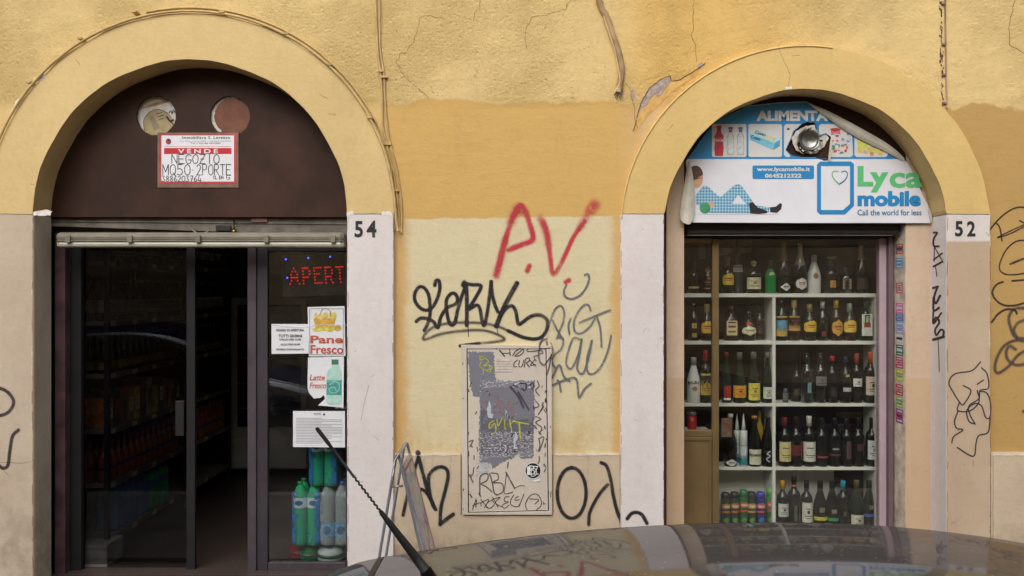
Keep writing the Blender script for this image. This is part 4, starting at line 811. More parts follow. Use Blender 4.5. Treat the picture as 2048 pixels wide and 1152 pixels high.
# ================================================================ torn banner over the drinks window
db = YR-.022
BN = thing('shop_banner', 'torn blue and white phone company banner filling the right arch, its edges peeling', 'banner', (X(1610, db), db, Z(446, db))); ob = pc(BN)
def bn(o): o.location = -ob; return o
m_bw = M('banner_white_vinyl', (226, 224, 228), .38, 0, .04, 3, .0012, 5); m_bb = M('banner_blue', (38, 134, 190), .4, 0, .06, 4); m_bg = M('banner_green', (98, 190, 120), .4, 0, .05, 6); m_bk = M('banner_backside', (196, 190, 174), .55, 0, .14, 8, .002, 12)
hole = ragged([(1572, 300), (1578, 288), (1583, 275), (1588, 262), (1596, 256), (1604, 248), (1614, 243), (1630, 246), (1634, 258), (1637, 272), (1652, 268), (1662, 274), (1660, 290), (1656, 322), (1648, 322), (1630, 314), (1600, 314), (1582, 310)], .8, 4, 3)
out = [(1372, 322), (1384, 306), (1400, 282), (1422, 254), (1440, 238), (1500, 211), (1560, 205), (1612, 203), (1650, 232), (1700, 262), (1760, 292), (1806, 318), (1815, 326), (1830, 352), (1842, 382), (1852, 404), (1857, 412), (1856, 425), (1861, 446), (1600, 446), (1385, 445), (1376, 380)]
bn(sheet('vinyl', out, db, m_bw, BN, holes=[hole], th=.0012))
blue = [(1372, 322), (1384, 306), (1400, 282), (1422, 254), (1440, 238), (1500, 211), (1560, 205), (1612, 203), (1650, 232), (1700, 262), (1760, 292), (1806, 317), (1374, 319)]
blue = [p for p in blue if p[1] <= 319]; blue = [(1374, 320)]+blue[1:] if blue[0][1] > 319 else blue
bn(sheet('blue_band', [(1374, 318), (1384, 306), (1400, 282), (1422, 254), (1440, 238), (1500, 212), (1560, 206), (1612, 204), (1650, 232), (1700, 262), (1760, 292), (1806, 318)], db-.0008, m_bb, BN, holes=[[(min(max(a, 1400), 1700), min(b, 317.3)) for a, b in hole]]))
m_tile = M('banner_tile_white', (214, 212, 208), .4, 0, .04, 8)
tiles = [rrect(1424, 248, 1493, 314, 4), rrect(1497, 248, 1564, 314, 4), [(1568, 252), (1572, 248), (1603, 248), (1594, 256), (1586, 262), (1582, 275), (1576, 288), (1571, 300), (1580, 311), (1580, 314), (1572, 314), (1568, 310)], [(1638, 270), (1638, 252), (1642, 248), (1676, 248), (1704, 262), (1706, 310), (1702, 314), (1658, 314), (1662, 274), (1652, 266)], [(1709, 266), (1762, 294), (1776, 301), (1776, 309), (1772, 314), (1713, 314), (1709, 310)]]
for k, t_ in enumerate(tiles): bn(sheet('picture_tile', t_, db-.0016, m_tile, BN))
bn(text('lettering', 'ALIMENTA', (1513, 221, 1656, 242), db-.0017, M('banner_letter_white', (226, 224, 218), .4), BN, bold=.05))
# drinks tile
def pr(nm, pts, c, dy=.0024): bn(sheet(nm, pts, db-dy, M('print_%d_%d_%d' % c, c, .45, 0, .1, 40), BN))
def bprint(cx, top, bot, w, c, cc, dy=.0024):
    h = bot-top; pr('bottle_print', [(cx-w*.2, top+5), (cx+w*.2, top+5), (cx+w*.24, top+h*.22), (cx+w*.5, top+h*.36), (cx+w*.42, top+h*.55), (cx+w*.5, top+h*.75), (cx+w*.42, bot), (cx-w*.42, bot), (cx-w*.5, top+h*.75), (cx-w*.42, top+h*.55), (cx-w*.5, top+h*.36), (cx-w*.24, top+h*.22)], c, dy)
    pr('cap_print', rc(cx-w*.26, top, cx+w*.26, top+5), cc, dy)
bprint(1438, 251, 312, 19, (186, 44, 54), (200, 50, 60)); bn(text('lettering', 'Coca-Cola', (1430, 277, 1446, 283), db-.003, m_bw, BN, bold=.02, shear=.2))
for cx in (1461, 1481):
    bprint(cx, 254, 310, 16, (176, 176, 172), (92, 98, 140)); bprint(cx, 259.5, 308, 12.5, (208, 208, 204), (92, 98, 140), .0028)
    for q in (272, 284, 296): pr('bottle_print', rc(cx-5, q, cx+5, q+1), (188, 188, 186), .0032)
pr('soap_box_print', [(1499, 268), (1511, 262), (1560, 279), (1560, 292), (1547, 300), (1500, 280)], (120, 188, 210)); pr('soap_box_print', [(1499, 268), (1511, 262), (1560, 279), (1549, 286)], (176, 218, 226), .0028); pr('soap_box_print', [(1525, 276), (1533, 270), (1553, 277), (1545, 284)], (212, 206, 170), .0032); pr('soap_box_print', [(1549, 286), (1560, 279), (1560, 292), (1547, 300)], (92, 160, 190), .003)
bn(text('lettering', 'Cusso', (1502, 272, 1522, 279), db-.0036, M('navy_print', (40, 70, 110), .4), BN, bold=.03, rot=-18)); bn(text('lettering', 'Cusso', (1510, 263, 1532, 270), db-.0036, M('navy_print', (40, 70, 110), .4), BN, bold=.03, rot=-16))
rr = random.Random(3)
pr('grocery_print', circ(1671, 259, 11, 12, ry=3), (206, 50, 58)); pr('grocery_print', rc(1662, 261, 1680, 270), (220, 120, 120))
for k in range(30):
    x = 1661+rr.random()*36; y = 265+rr.random()*40; w = 3+rr.random()*4; pr('grocery_print', rc(x, y, x+w, y+2+rr.random()*4), rr.choice([(206, 60, 66), (170, 196, 210), (90, 150, 110), (226, 226, 226), (200, 90, 80), (130, 150, 190)]), .0026+.0001*k)
pr('grocery_print', [(1713, 268), (1762, 293), (1768, 296), (1762, 306), (1716, 306)], (214, 214, 110), .0024)
for k in range(14):
    x = 1718+rr.random()*46; y = 286+rr.random()*22; pr('grocery_print', circ(x, y, 3+rr.random()*2, 8), rr.choice([(214, 150, 90), (206, 110, 100), (190, 184, 176), (226, 190, 110)]), .0028+.0001*k)
pr('grocery_print', rc(1574, 256, 1579, 260), (70, 66, 62))
bn(sheet('web_address_box', rrect(1505, 331, 1628, 358, 3), db-.0012, m_bb, BN)); m_lw = M('banner_letter_white', (226, 224, 218), .4)
bn(text('lettering', 'www.lycamobile.it', (1514, 334, 1620, 345), db-.002, m_lw, BN, bold=.03)); bn(text('lettering', '0645212322', (1530, 347, 1603, 355.5), db-.002, m_lw, BN, bold=.04))
oc = [(1640, 323), (1702, 323), (1708, 328), (1708, 412), (1690, 429), (1640, 429), (1634, 423), (1634, 329)]; ic = [(1642, 332), (1700, 332), (1700, 408), (1686, 420), (1642, 420)]
bn(sheet('sim_card_outline', oc, db-.0012, m_bb, BN, holes=[ic]))
hl = strokes('heart_outline', [([(1679, 369), (1668, 358), (1664, 348), (1668, 342), (1676, 343)], 3, 1.5)], db-.0012, paintmat('green_print', (98, 190, 120), .15, 1, 0), BN); bn(hl)
hl = strokes('heart_outline', [([(1679, 368), (1690, 360), (1695, 349), (1691, 342), (1683, 344)], 3, 1.5)], db-.0012, paintmat('blue_print', (38, 110, 160), .15, 1, 0), BN); bn(hl)
bn(text('lettering', 'Ly', (1715, 332, 1777, 385), db-.0014, m_bg, BN, bold=.045)); bn(text('lettering', 'ca', (1779, 345, 1844, 376), db-.0016, m_bg, BN, bold=.028)); bn(text('lettering', 'mobile', (1715, 382, 1842, 413), db-.0014, m_bb, BN, bold=.05)); bn(text('lettering', 'Call the world for less', (1715, 419, 1843, 431), db-.0014, M('banner_text_blue', (56, 110, 150), .4), BN, bold=.015))
# printed picture of somebody lying down in checked pyjamas (plain stand-in)
def pyj():
    t = NT('checked_print'); x, y_, z = t.xyz(); a = t.mth('GREATER_THAN', t.mth('SINE', t.mth('MULTIPLY', x, 330)), 0); b = t.mth('GREATER_THAN', t.mth('SINE', t.mth('MULTIPLY', z, 330)), 0)
    t.set(col=t.mix(t.mul(t.mth('ADD', a, b), .5), lin((64, 132, 168)), lin((170, 206, 220))), rough=.45); return t.m
mp = pyj(); QL = lambda p: zc(p, 1340, 180, 4.114)
for nm, pts, mt, dy in [('figure_print', QL([(210, 870), (270, 790), (310, 790), (360, 840), (410, 880), (430, 870), (520, 790), (560, 772), (590, 790), (680, 915), (640, 950), (560, 860), (510, 935), (640, 940), (820, 965), (815, 1005), (640, 1012), (400, 1010), (330, 1010), (260, 960), (215, 940)]), mp, .0014),
    ('shoe_print', QL([(650, 935), (680, 920), (720, 965), (800, 995), (800, 1012), (730, 1020), (660, 1015)]), M('black_print', (44, 40, 44), .45), .0018), ('shoe_print', QL([(822, 965), (870, 960), (905, 930), (922, 940), (915, 980), (880, 1010), (825, 1005)]), M('black_print', (44, 40, 44), .45), .0018),
    ('head_print', circ(1393, 357, 13, 22, ry=19), M('skin_print', (206, 160, 130), .45, 0, .08, 20), .0016), ('hair_print', [p for p in circ(1391, 350, 15, 22, ry=19) if p[1] < 356]+[(1380, 362)], M('brown_hair_print', (86, 62, 46), .45, 0, .2, 60), .0018), ('hand_print', circ(1423, 408, 6, 12, ry=6), M('skin_print', (206, 160, 130), .45), .0018), ('ball_print', circ(1410, 416, 11, 18, ry=11), M('green_ball_print', (70, 150, 104), .45, 0, .15, 30), .0022)]:
    bn(sheet(nm, pts, db-dy, mt, BN))
bn(sheet('ground_line_print', rc(1386, 428.5, 1560, 429.3), db-.0013, M('pale_grey_print', (204, 200, 200), .45), BN))
# curling flaps of vinyl, with depth
def flap(name, rows, mt):    # rows of (px,py,y)
    V = [(X(a, yy), yy, Z(b, yy)) for r in rows for a, b, yy in r]; n = len(rows[0]); Fc = [(i*n+j, i*n+j+1, (i+1)*n+j+1, (i+1)*n+j) for i in range(len(rows)-1) for j in range(n-1)]
    o = mesh(name, V, Fc, mt, BN, smooth=True); sm = o.modifiers.new('sub', 'SUBSURF'); sm.levels = sm.render_levels = 2; bn(o); return o
flap('curled_flap', [[(1376, 322, db), (1378, 322, db-.006), (1380, 322, db-.004)], [(1370, 360, db-.01), (1381, 360, db-.03), (1388, 358, db-.012)], [(1363, 400, db-.01), (1378, 402, db-.045), (1391, 400, db-.018)], [(1357, 440, db-.01), (1371, 448, db-.055), (1386, 452, db-.03), ][:3]], m_bk)
flap('curled_flap', [[(1611, 203, db-.002), (1615, 203, db-.010), (1613, 206, db-.004)], [(1650, 218, db-.006), (1648, 224, db-.03), (1644, 228, db-.012)], [(1692, 240, db-.006), (1690, 249, db-.035), (1684, 258, db-.012)], [(1740, 266, db-.006), (1738, 275, db-.035), (1728, 284, db-.012)], [(1782, 290, db-.006), (1778, 297, db-.025), (1770, 302, db-.01)], [(1812, 318, db-.003), (1808, 320, db-.01), (1803, 322, db-.004)]], m_bk)
flap('torn_flap', [[(1661, 274, db-.001), (1665, 276, db-.006)], [(1659, 296, db-.002), (1664, 298, db-.02)], [(1655, 321, db-.003), (1661, 323, db-.03)]], m_bk)
flap('torn_flap', [[(1855, 408, db-.001), (1861, 418, db-.01)], [(1857, 428, db-.002), (1864, 430, db-.015)], [(1861, 446, db-.003), (1865, 447, db-.012)]], m_bk)
# vent pipe showing through the hole, with torn paper round it
VP = thing('vent_pipe', 'round metal vent pipe poking through the torn hole in the banner', 'vent pipe', (X(1615, db), db, Z(283, db))); ov = pc(VP)
cx, cz = X(1616, db), Z(282, db); m_steel = M('dull_steel', (150, 148, 142), .3, .9, .08, 12)
r0 = 20*(CAMD+db)/F
V = []; Fc = []; n = 32
for yy, r in ((db-.03, r0*1.0), (db-.031, r0*.94), (db-.018, r0*.90), (db-.008, r0*.6), (db-.004, 0.002)):
    V += [(cx+r*math.cos(2*math.pi*k/n), yy, cz+r*math.sin(2*math.pi*k/n)) for k in range(n)]
for i in range(4): Fc += [(i*n+k, i*n+(k+1) % n, (i+1)*n+(k+1) % n, (i+1)*n+k) for k in range(n)]
V += [(cx+r0*math.cos(2*math.pi*k/n), db+.02, cz+r0*math.sin(2*math.pi*k/n)) for k in range(n)]
Fc += [(k, (k+1) % n, 5*n+(k+1) % n, 5*n+k) for k in range(n)]
mesh('pipe_bowl', V, Fc, m_steel, VP, smooth=True).location = -ov
rr = random.Random(8); m_torn = M('torn_white_vinyl', (210, 202, 188), .6, 0, .2, 30)
for k in range(26):
    a = 2*math.pi*k/26+rr.uniform(-.05, .05); r1 = r0*1.0; r2 = r0*(1.12+rr.random()*.22); w = .11; yy = db-.022-rr.random()*.012
    mesh('crimped_strip', [(cx+r1*math.cos(a-w), db-.01, cz+r1*math.sin(a-w)), (cx+r1*math.cos(a+w), db-.01, cz+r1*math.sin(a+w)), (cx+r2*math.cos(a+w*.8), yy, cz+r2*math.sin(a+w*.8)), (cx+r2*math.cos(a-w*.8), yy, cz+r2*math.sin(a-w*.8))], [(0, 1, 2, 3)], m_torn if k % 7 else m_dark, VP).location = -ov
for pts in ([(1583, 275), (1592, 262), (1612, 252), (1630, 250), (1634, 264), (1636, 280), (1612, 258), (1598, 268), (1594, 290), (1600, 300), (1608, 308), (1592, 300), (1586, 288)], [(1636, 276), (1650, 268), (1658, 276), (1648, 294), (1632, 306), (1620, 308), (1608, 306), (1630, 298), (1638, 288)]):
    bn(sheet('torn_scrap', ragged(pts, .8, 4, 5), db+.004, m_torn, BN))
# ================================================================ drinks window (number 52)
dw = .37
WF = thing('drinks_window_frame', 'dark shop window frame with bronze half-glazed door leaf at its left', 'shop window', (X(1570, dw), dw, GZ+.02)); ow = pc(WF)
def wf(name, x0, x1, y0, y1, z0, z1, mt, bev=.002, lb=None, par=None):
    b = box(name, x0, x1, y0, y1, z0, z1, mt, par or WF, lb, bev=bev)
    if par is None: b.location = -ow
    return b
xl, xr_ = X(1366, dw), X(1783, dw)
wf('shutter_box', xl, xr_, dw-.11, dw+.02, Z(470, dw-.11), Z(440, dw-.11), M('brown_black_shutter', (52, 42, 40), .5, .1, .2, 8))
wf('thin_rail', xl, xr_-.04, dw-.112, dw-.10, Z(471.6, dw-.11), Z(470, dw-.11), M('light_rail', (150, 144, 136), .35, .6))
wf('head_rail', xl, xr_, dw, dw+.05, Z(478, dw), Z(468, dw), m_dark)
for k in range(2): wf('shutter_lath', xl, xr_, dw-.116, dw-.11, Z(458+k*9, dw-.11), Z(450.5+k*9, dw-.11), M('brown_black_lath', (60, 50, 48), .45, .1, .2, 8))
wf('side_post', X(1759, dw), X(1773, dw), dw, dw+.05, floorz, Z(476, dw), M('mauve_white_post', (186, 162, 168), .45, .1, .08, 4)); wf('guide_rail', X(1774, dw), X(1783, dw), dw-.03, dw+.03, floorz, Z(474, dw), M('mauve_guide', (120, 96, 102), .5, .1, .1, 4))
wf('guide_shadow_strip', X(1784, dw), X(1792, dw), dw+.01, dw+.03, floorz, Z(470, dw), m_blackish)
wf('door_stile', X(1424, dw), X(1437, dw), dw-.012, dw+.03, floorz, Z(478, dw), m_bronze); wf('door_rail', xl, X(1423, dw), dw-.008, dw+.03, Z(486, dw), Z(477, dw), m_bronze)
wf('door_rail', xl, X(1423.5, dw), dw-.010, dw+.03, Z(873, dw), Z(860, dw), m_bronze); wf('door_rail', xl, X(1423.5, dw), dw-.006, dw+.03, Z(881, dw), Z(874, dw), m_bronze)
wf('door_panel', xl, X(1423.5, dw), dw+.002, dw+.02, floorz, Z(881.5, dw), M('bronze_panel', (134, 110, 74), .42, .35, .12, 3)); wf('door_panel_edge', X(1417.5, dw), X(1423.5, dw), dw-.004, dw+.002, floorz, Z(882, dw), m_bronze)
g2 = box('glass_pane', X(1438, dw), X(1758.5, dw), dw+.02, dw+.026, floorz+.05, Z(478.5, dw), glassmat('window_glass', (.95, .96, .94), boost=1.8, dirt=.015), WF); g2.location = -ow
g3 = box('glass_pane', xl, X(1423, dw), dw+.01, dw+.014, Z(860.5, dw), Z(486.5, dw), glassmat('window_glass'), WF); g3.location = -ow
wf('sill', xl, xr_, dw-.01, dw+.1, floorz, floorz+.12, m_bronze)
# shelving
ys0, ys1 = .50, .69
SHV = thing('bottle_shelving', 'white laminate shelving with open compartments behind the window glass', 'shelves', (X(1570, ys0), ys0, floorz)); os_ = pc(SHV)
def sv(name, x0, x1, z0, z1, y0=ys0, y1=ys1, mt=m_lightw):
    b = box(name, x0, x1, y0, y1, z0, z1, mt, SHV, bev=.0015); b.location = -os_; return b
SY = {1: (587, 594.5), 2: (682, 689), 3: (807, 813), 4: (934.5, 940.5), 5: (1056, 1063)}
xL, xM0, xM1, xR0, xR1 = X(1300, ys0), X(1545, ys0), X(1551.5, ys0), X(1750, ys0), X(1757, ys0)
for k, (a, b) in SY.items():
    z0, z1 = Z(b, ys0), Z(a, ys0)
    if k > 1:
        sv('shelf', xL, xM0-.0005, z0, z1); sv('shelf', xM1+.0005, xR0-.0005, z0, z1)
    else: sv('shelf', xL, xR1, z0, z1)
ztop = Z(594.6, ys0)
sv('upright', xM0, xM1, floorz, ztop, ys0+.002); sv('upright', xR0, xR1, floorz, ztop, ys0+.002); sv('upright', xL-.03, xL-.001, floorz, ztop)
sv('back_panel', X(1436, ys1), X(1534, ys1), Z(1100, ys1), Z(932, ys1), ys1+.001, ys1+.01); sv('back_panel', X(1545, ys1), X(1668, ys1), Z(1100, ys1), Z(932, ys1), ys1+.001, ys1+.01)
for px, w in ((1380, 50), (1560, 60)):
    pass
yb = .55
def SZ(k): return Z(SY[k][0], ys0)+.0008
def lathe(name, prof, n, mt, parent=None, sm=True):
    V = []; Fc = []
    for r, z in prof: V += [(r*math.cos(2*math.pi*k/n), r*math.sin(2*math.pi*k/n), z) for k in range(n)]
    for i in range(len(prof)-1): Fc += [(i*n+k, i*n+(k+1) % n, (i+1)*n+(k+1) % n, (i+1)*n+k) for k in range(n)]
    Fc.append(tuple(reversed(range(n)))); Fc.append(tuple((len(prof)-1)*n+k for k in range(n)))
    return mesh(name, V, Fc, mt, parent, smooth=sm)
def arcpatch(name, r, z0, z1, ang, mt, parent, shape='rect', off=.0006, n=10, cen=-90, profr=None):
    """label wrapped on the front of a bottle"""
    V = []; Fc = []; m_ = 6 if shape != 'rect' else 1
    for j in range(m_+1):
        t = j/m_; z = z0+(z1-z0)*t
        if shape == 'oval': f = math.sqrt(max(.02, 1-(2*t-1)**2))
        elif shape == 'diamond': f = 1-abs(2*t-1)*.97
        elif shape == 'shield': f = .35+.65*min(1, 1.6*math.sin(math.pi*min(1, t*.9+.12)))
        else: f = 1
        rr_ = (profr(z) if profr else r)+off
        for i in range(n+1):
            a = math.radians(cen+ang*f*(2*i/n-1)); V.append((rr_*math.cos(a), rr_*math.sin(a), z))
    for j in range(m_):
        for i in range(n): Fc.append((j*(n+1)+i, j*(n+1)+i+1, (j+1)*(n+1)+i+1, (j+1)*(n+1)+i))
    return mesh(name, V, Fc, mt, parent, smooth=True)
def glassbody(key, rgb, trans=0.0, rough=.08):
    k = 'bottle_'+key
    if k in _mc: return _mc[k]
    t = NT(k)
    if trans:
        tr = t.n.new('ShaderNodeBsdfTransparent'); tr.inputs[0].default_value = (*lin(rgb), 1); gl = t.n.new('ShaderNodeBsdfGlossy'); gl.inputs[1].default_value = .06 if 'Roughness' == gl.inputs[1].name else 0
        lw = t.n.new('ShaderNodeLayerWeight'); lw.inputs[0].default_value = .35; mx = t.n.new('ShaderNodeMixShader'); t.l.new(t.mth('ADD', .06, t.mul(lw.outputs['Facing'], .5)), mx.inputs[0])
        t.l.new(tr.outputs[0], mx.inputs[1]); t.l.new(gl.outputs[0], mx.inputs[2]); t.l.new(mx.outputs[0], t.out.inputs[0])
    else: t.set(col=lin(rgb), rough=rough, spec=.5)
    _mc[k] = t.m; return t.m
PROF = {   # (radius, height) in units of body radius / total height
 'wine': [(.0, 0), (.93, 0), (1, .015), (1, .58), (.97, .63), (.8, .69), (.5, .735), (.37, .78), (.35, .97), (.40, .975), (.40, 1.0), (.0, 1.0)],
 'burg': [(.0, 0), (.93, 0), (1, .015), (1, .45), (.92, .54), (.7, .65), (.48, .75), (.36, .83), (.34, .97), (.39, .975), (.39, 1.0), (.0, 1.0)],
 'tall': [(.0, 0), (.93, 0), (1, .01), (1, .38), (.9, .50), (.62, .63), (.38, .76), (.30, .9), (.30, .98), (.36, .985), (.36, 1.0), (.0, 1.0)],
 'spirit': [(.0, 0), (.93, 0), (1, .02), (1, .50), (.95, .58), (.62, .70), (.38, .76), (.36, .82), (.42, .83), (.42, 1.0), (.0, 1.0)],
 'flask': [(.0, 0), (.85, 0), (1, .05), (1.05, .25), (.9, .5), (.5, .62), (.36, .68), (.36, .8), (.42, .8), (.42, 1.0), (.0, 1.0)],
 'coconut': [(.0, 0), (.9, 0), (1, .03), (1, .42), (.94, .52), (.7, .66), (.45, .79), (.36, .85), (.36, .97), (.36, 1.0), (.0, 1.0)],
 'can': [(.0, 0), (.95, 0), (1, .01), (1, .78), (.93, .82), (.9, .84), (.9, .94), (.7, .985), (.4, 1.0), (.0, 1.0)],
 'jar': [(.0, 0), (.95, 0), (1, .04), (1, .7), (.85, .78), (.9, .8), (.9, 1.0), (.0, 1.0)],
 'jug': [(.0, 0), (.95, 0), (1, .04), (1, .62), (.6, .8), (.5, .85), (.6, .86), (.6, 1.0), (.0, 1.0)]}
def profr(kind, r, h):
    P = PROF[kind]
    def f(z):
        t = z/h
        for (r0, z0), (r1, z1) in zip(P[1:], P[2:]):
            if z0 <= t <= z1: return r*(r0+(r1-r0)*((t-z0)/max(1e-6, z1-z0)))
        return r
    return f
GB = {'blk': (16, 17, 16), 'grn': (18, 34, 22), 'brn': (42, 24, 14), 'cor': (24, 15, 12), 'blu': (20, 28, 44), 'wht': (226, 224, 218), 'gren': (30, 140, 70), 'gry': (70, 76, 74)}
prt_i = M('label_ink', (64, 56, 52), .6); prt_r = M('label_red_ink', (150, 50, 46), .6); prt_g = M('label_gold_ink', (176, 146, 80), .4, .4)
def bottle(px, top, k, w, kind, gcol, label, labels=(), cap=None, neck=None, cat='bottle', nm='liquor_bottle', square=False, y=None, group='bottles behind the window glass', bot=None, prints=True, clear=False):
    """px centre, top row and width in photo px; stands on shelf k; labels: (py0,py1,colour,half angle,shape[,ink])"""
    y = yb if y is None else y; z0 = SZ(k); s = (CAMD+y)/F; r = w/2*s; h = Z(top, y)-z0
    t = thing(nm, label, cat, (X(px, y), y, z0), (0, 0, math.radians(R.uniform(-7, 7))), group)
    body = (glassbody('clear_'+gcol, {'blu': (190, 206, 214), 'gry': (196, 200, 196), 'brn': (176, 140, 90), 'grn': (120, 170, 130)}.get(gcol, (200, 200, 200)), 1) if clear else glassbody(gcol, GB[gcol]))
    P = [(a*r, b*h) for a, b in PROF[kind]]; fr = profr(kind, r, h)
    if square:
        b = lathe('glass_body', P, 20, body, t)
        for v in b.data.vertices:
            rr_ = math.hypot(v.co.x, v.co.y)
            if v.co.z < h*.66 and rr_ > 1e-4:
                m_ = max(abs(v.co.x), abs(v.co.y)); q = rr_/m_; q = 1+(q-1)*.8; v.co.x *= q*.98; v.co.y *= q*.8
    else: b = lathe('glass_body', P, 18, body, t)
    if clear and kind != 'jar': lathe('drink_fill', [(0, .004), (r*.9, .004), (r*.93, h*.02), (r*.93, h*.45), (r*.9, h*.5), (0, h*.5)], 14, glassbody('fill_'+gcol, {'blu': (120, 140, 150), 'gry': (140, 140, 130), 'brn': (120, 70, 30), 'grn': (60, 100, 60)}.get(gcol, (120, 120, 120)), 1), t)
    if cap:
        ch = cap[1]*s; c0 = h-ch; rr_ = max(.41*r, .0); pr_ = M('cap_%d_%d_%d' % cap[0], cap[0], .35, .1, .08, 40)
        lathe('cap', [(0, c0), (rr_*1.04, c0), (rr_*1.04, h*.99), (rr_*.95, h+.001), (0, h+.001)], 14, pr_, t)
    if neck:
        a, b_ = Z(neck[1], y)-z0, Z(neck[0], y)-z0; P2 = [(0, a)]+[(fr(a+(b_-a)*i/6)+.0012, a+(b_-a)*i/6) for i in range(7)]+[(0, b_)]
        lathe('neck_foil', P2, 14, M('foil_%d_%d_%d' % neck[2], neck[2], .35, .3, .15, 60), t)
    for i, L in enumerate(labels):
        za, zb_ = Z(L[1], y)-z0, Z(L[0], y)-z0; ang = L[3]; shp = L[4] if len(L) > 4 else 'rect'; mt = M('label_%d_%d_%d' % L[2], L[2], .6, 0, .12, 50)
        if square:
            V_ = r*.8*1.0+.0012; wd = r*.9*ang/60
            lb = mesh('paper_label', [(-wd, -V_, za), (wd, -V_, za), (wd, -V_, zb_), (-wd, -V_, zb_)], [(0, 1, 2, 3)], mt, t)
            if prints and zb_-za > .03:
                for q, ht, ink in ((.82, .12, prt_i), (.52, .16, L[5] if len(L) > 5 else prt_r), (.2, .1, prt_i)):
                    z_ = za+(zb_-za)*q; mesh('label_print', [(-wd*.7, -V_-.0006, z_), (wd*.7, -V_-.0006, z_), (wd*.7, -V_-.0006, z_+(zb_-za)*ht), (-wd*.7, -V_-.0006, z_+(zb_-za)*ht)], [(0, 1, 2, 3)], ink, lb)
        else:
            lb = arcpatch('paper_label', r, za, zb_, ang, mt, t, shp, profr=fr)
            if prints and zb_-za > .022:
                H = zb_-za; rnd = random.Random(px*7+i); ink = L[5] if len(L) > 5 else prt_i
                bm_rows = [(.66, .05, .45), (.30, .04, .6), (.20, .03, .5)] if shp == 'rect' else [(.52, .10, .55), (.38, .05, .4)]
                for q, ht, wf_ in bm_rows: arcpatch('label_print', r, za+H*q, za+H*(q+ht), ang*wf_*rnd.uniform(.8, 1.1), ink, lb, off=.0012, profr=fr, n=6)
                if shp == 'rect' and rnd.random() < .7: arcpatch('label_emblem', r, za+H*.42, za+H*.62, ang*.22, rnd.choice([prt_i, prt_r, prt_g]), lb, 'oval', off=.0012, profr=fr, n=6)
    return t
C_cream = (222, 212, 176); C_white = (224, 222, 214); C_gold = (190, 160, 90); C_yel = (224, 190, 60); C_org = (214, 130, 60); C_red = (176, 40, 44)
b_ = bottle
# --- top row, standing on the uppermost shelf
b_(1387, 523, 1, 23, 'spirit', 'cor', 'dark round bottle with gold foot band, top shelf behind the door glass', [(573, 577, C_gold, 65)])
t = b_(1416, 531, 1, 19, 'jug', 'brn', 'short bottle with orange and blue landscape label, top shelf left of the bronze door stile', [(538, 578, (176, 120, 84), 75, 'rect', prt_g), (548, 566, (92, 118, 132), 60)])
b_(1455, 513, 1, 25, 'spirit', 'blk', 'black bottle with drooping yellow label, first right of the stile on the top shelf', [(547, 570, C_yel, 70, 'shield', prt_r)], neck=(513, 532, (120, 100, 56)))
b_(1475, 478, 1, 22, 'tall', 'gry', 'tallest champagne bottle at the left of the top shelf with grey foil and white collar', [(530, 544, C_white, 62)], neck=(478, 512, (104, 92, 56)), y=.63)
b_(1507, 516, 1, 29, 'spirit', 'blk', 'bottle with round red neck seal and wide cream label on the top shelf', [(555, 578, C_cream, 72), (521, 533, (206, 190, 150), 70, 'oval', prt_r)])
b_(1541, 521, 1, 22, 'spirit', 'gren', 'bright green bottle on the top shelf', [(545, 550, C_cream, 26)], cap=((40, 40, 40), 16))
b_(1567, 484, 1, 27, 'tall', 'blk', 'champagne bottle with gold foil neck and slanted diamond label on the top shelf', [(566, 582, C_white, 50, 'diamond')], neck=(484, 522, (150, 136, 92)))
b_(1600, 486, 1, 26, 'tall', 'blk', 'champagne bottle with white patterned neck foil and round white label', [(556, 579, (226, 222, 214), 58, 'oval', prt_r)], neck=(487, 530, (214, 208, 192)))
t = b_(1628, 510, 1, 26, 'coconut', 'wht', 'white coconut rum bottle standing on the top shelf', [(546, 558, (160, 120, 80), 22, 'oval')], cap=((206, 204, 198), 14), prints=False)
b_(1661, 516, 1, 25, 'spirit', 'blk', 'black bottle with small orange square label on the top shelf', [(561, 575, (206, 150, 60), 28), (514, 519, C_gold, 60)])
b_(1692, 534, 1, 21, 'spirit', 'gry', 'squat clear bottle with pale label on the top shelf', [(558, 578, (150, 132, 110), 52)], square=True, clear=True)
b_(1722, 488, 1, 26, 'tall', 'cor', 'champagne bottle with bright gold neck, last on the top shelf', [(556, 578, (60, 40, 40), 60)], neck=(489, 519, (206, 190, 150)))
# --- second row
b_(1387, 604, 2, 23, 'spirit', 'cor', 'dark bottle with two small gold labels on the second shelf behind the door glass', [(646, 656, C_gold, 24), (666, 674, C_gold, 24)])
b_(1414, 608, 2, 25, 'spirit', 'cor', 'bottle with rounded yellow label and gold neck, second shelf, left of the bronze stile', [(642, 666, (226, 176, 56), 70, 'shield', prt_r)], neck=(608, 626, (150, 130, 76)))
b_(1462, 611, 2, 30, 'spirit', 'brn', 'square almond liqueur bottle with cream label beside the bronze stile', [(641, 670, (212, 196, 146), 46)], cap=((40, 36, 32), 8), square=True)
b_(1497, 621, 2, 29, 'flask', 'blk', 'round shouldered bottle with cream oval label and red collar', [(652, 670, C_cream, 70, 'oval'), (643, 650, C_red, 34)])
b_(1519, 610, 2, 20, 'spirit', 'cor', 'plain dark bottle at the back of the left compartment', [(640, 668, (66, 34, 30), 50)], y=.64)
t = b_(1563, 596, 2, 23, 'spirit', 'blk', 'bottle in landscape wrap of blue sea and ochre land, first of the second shelf', [(632, 672, (206, 170, 90), 85, 'rect', prt_g), (640, 658, (96, 150, 176), 70)], prints=False)
b_(1588, 597, 2, 24, 'spirit', 'brn', 'rum bottle with broad orange label on the second shelf', [(632, 661, (206, 156, 84), 78, 'rect', prt_r)], neck=(600, 616, C_gold), cap=((40, 34, 30), 4))
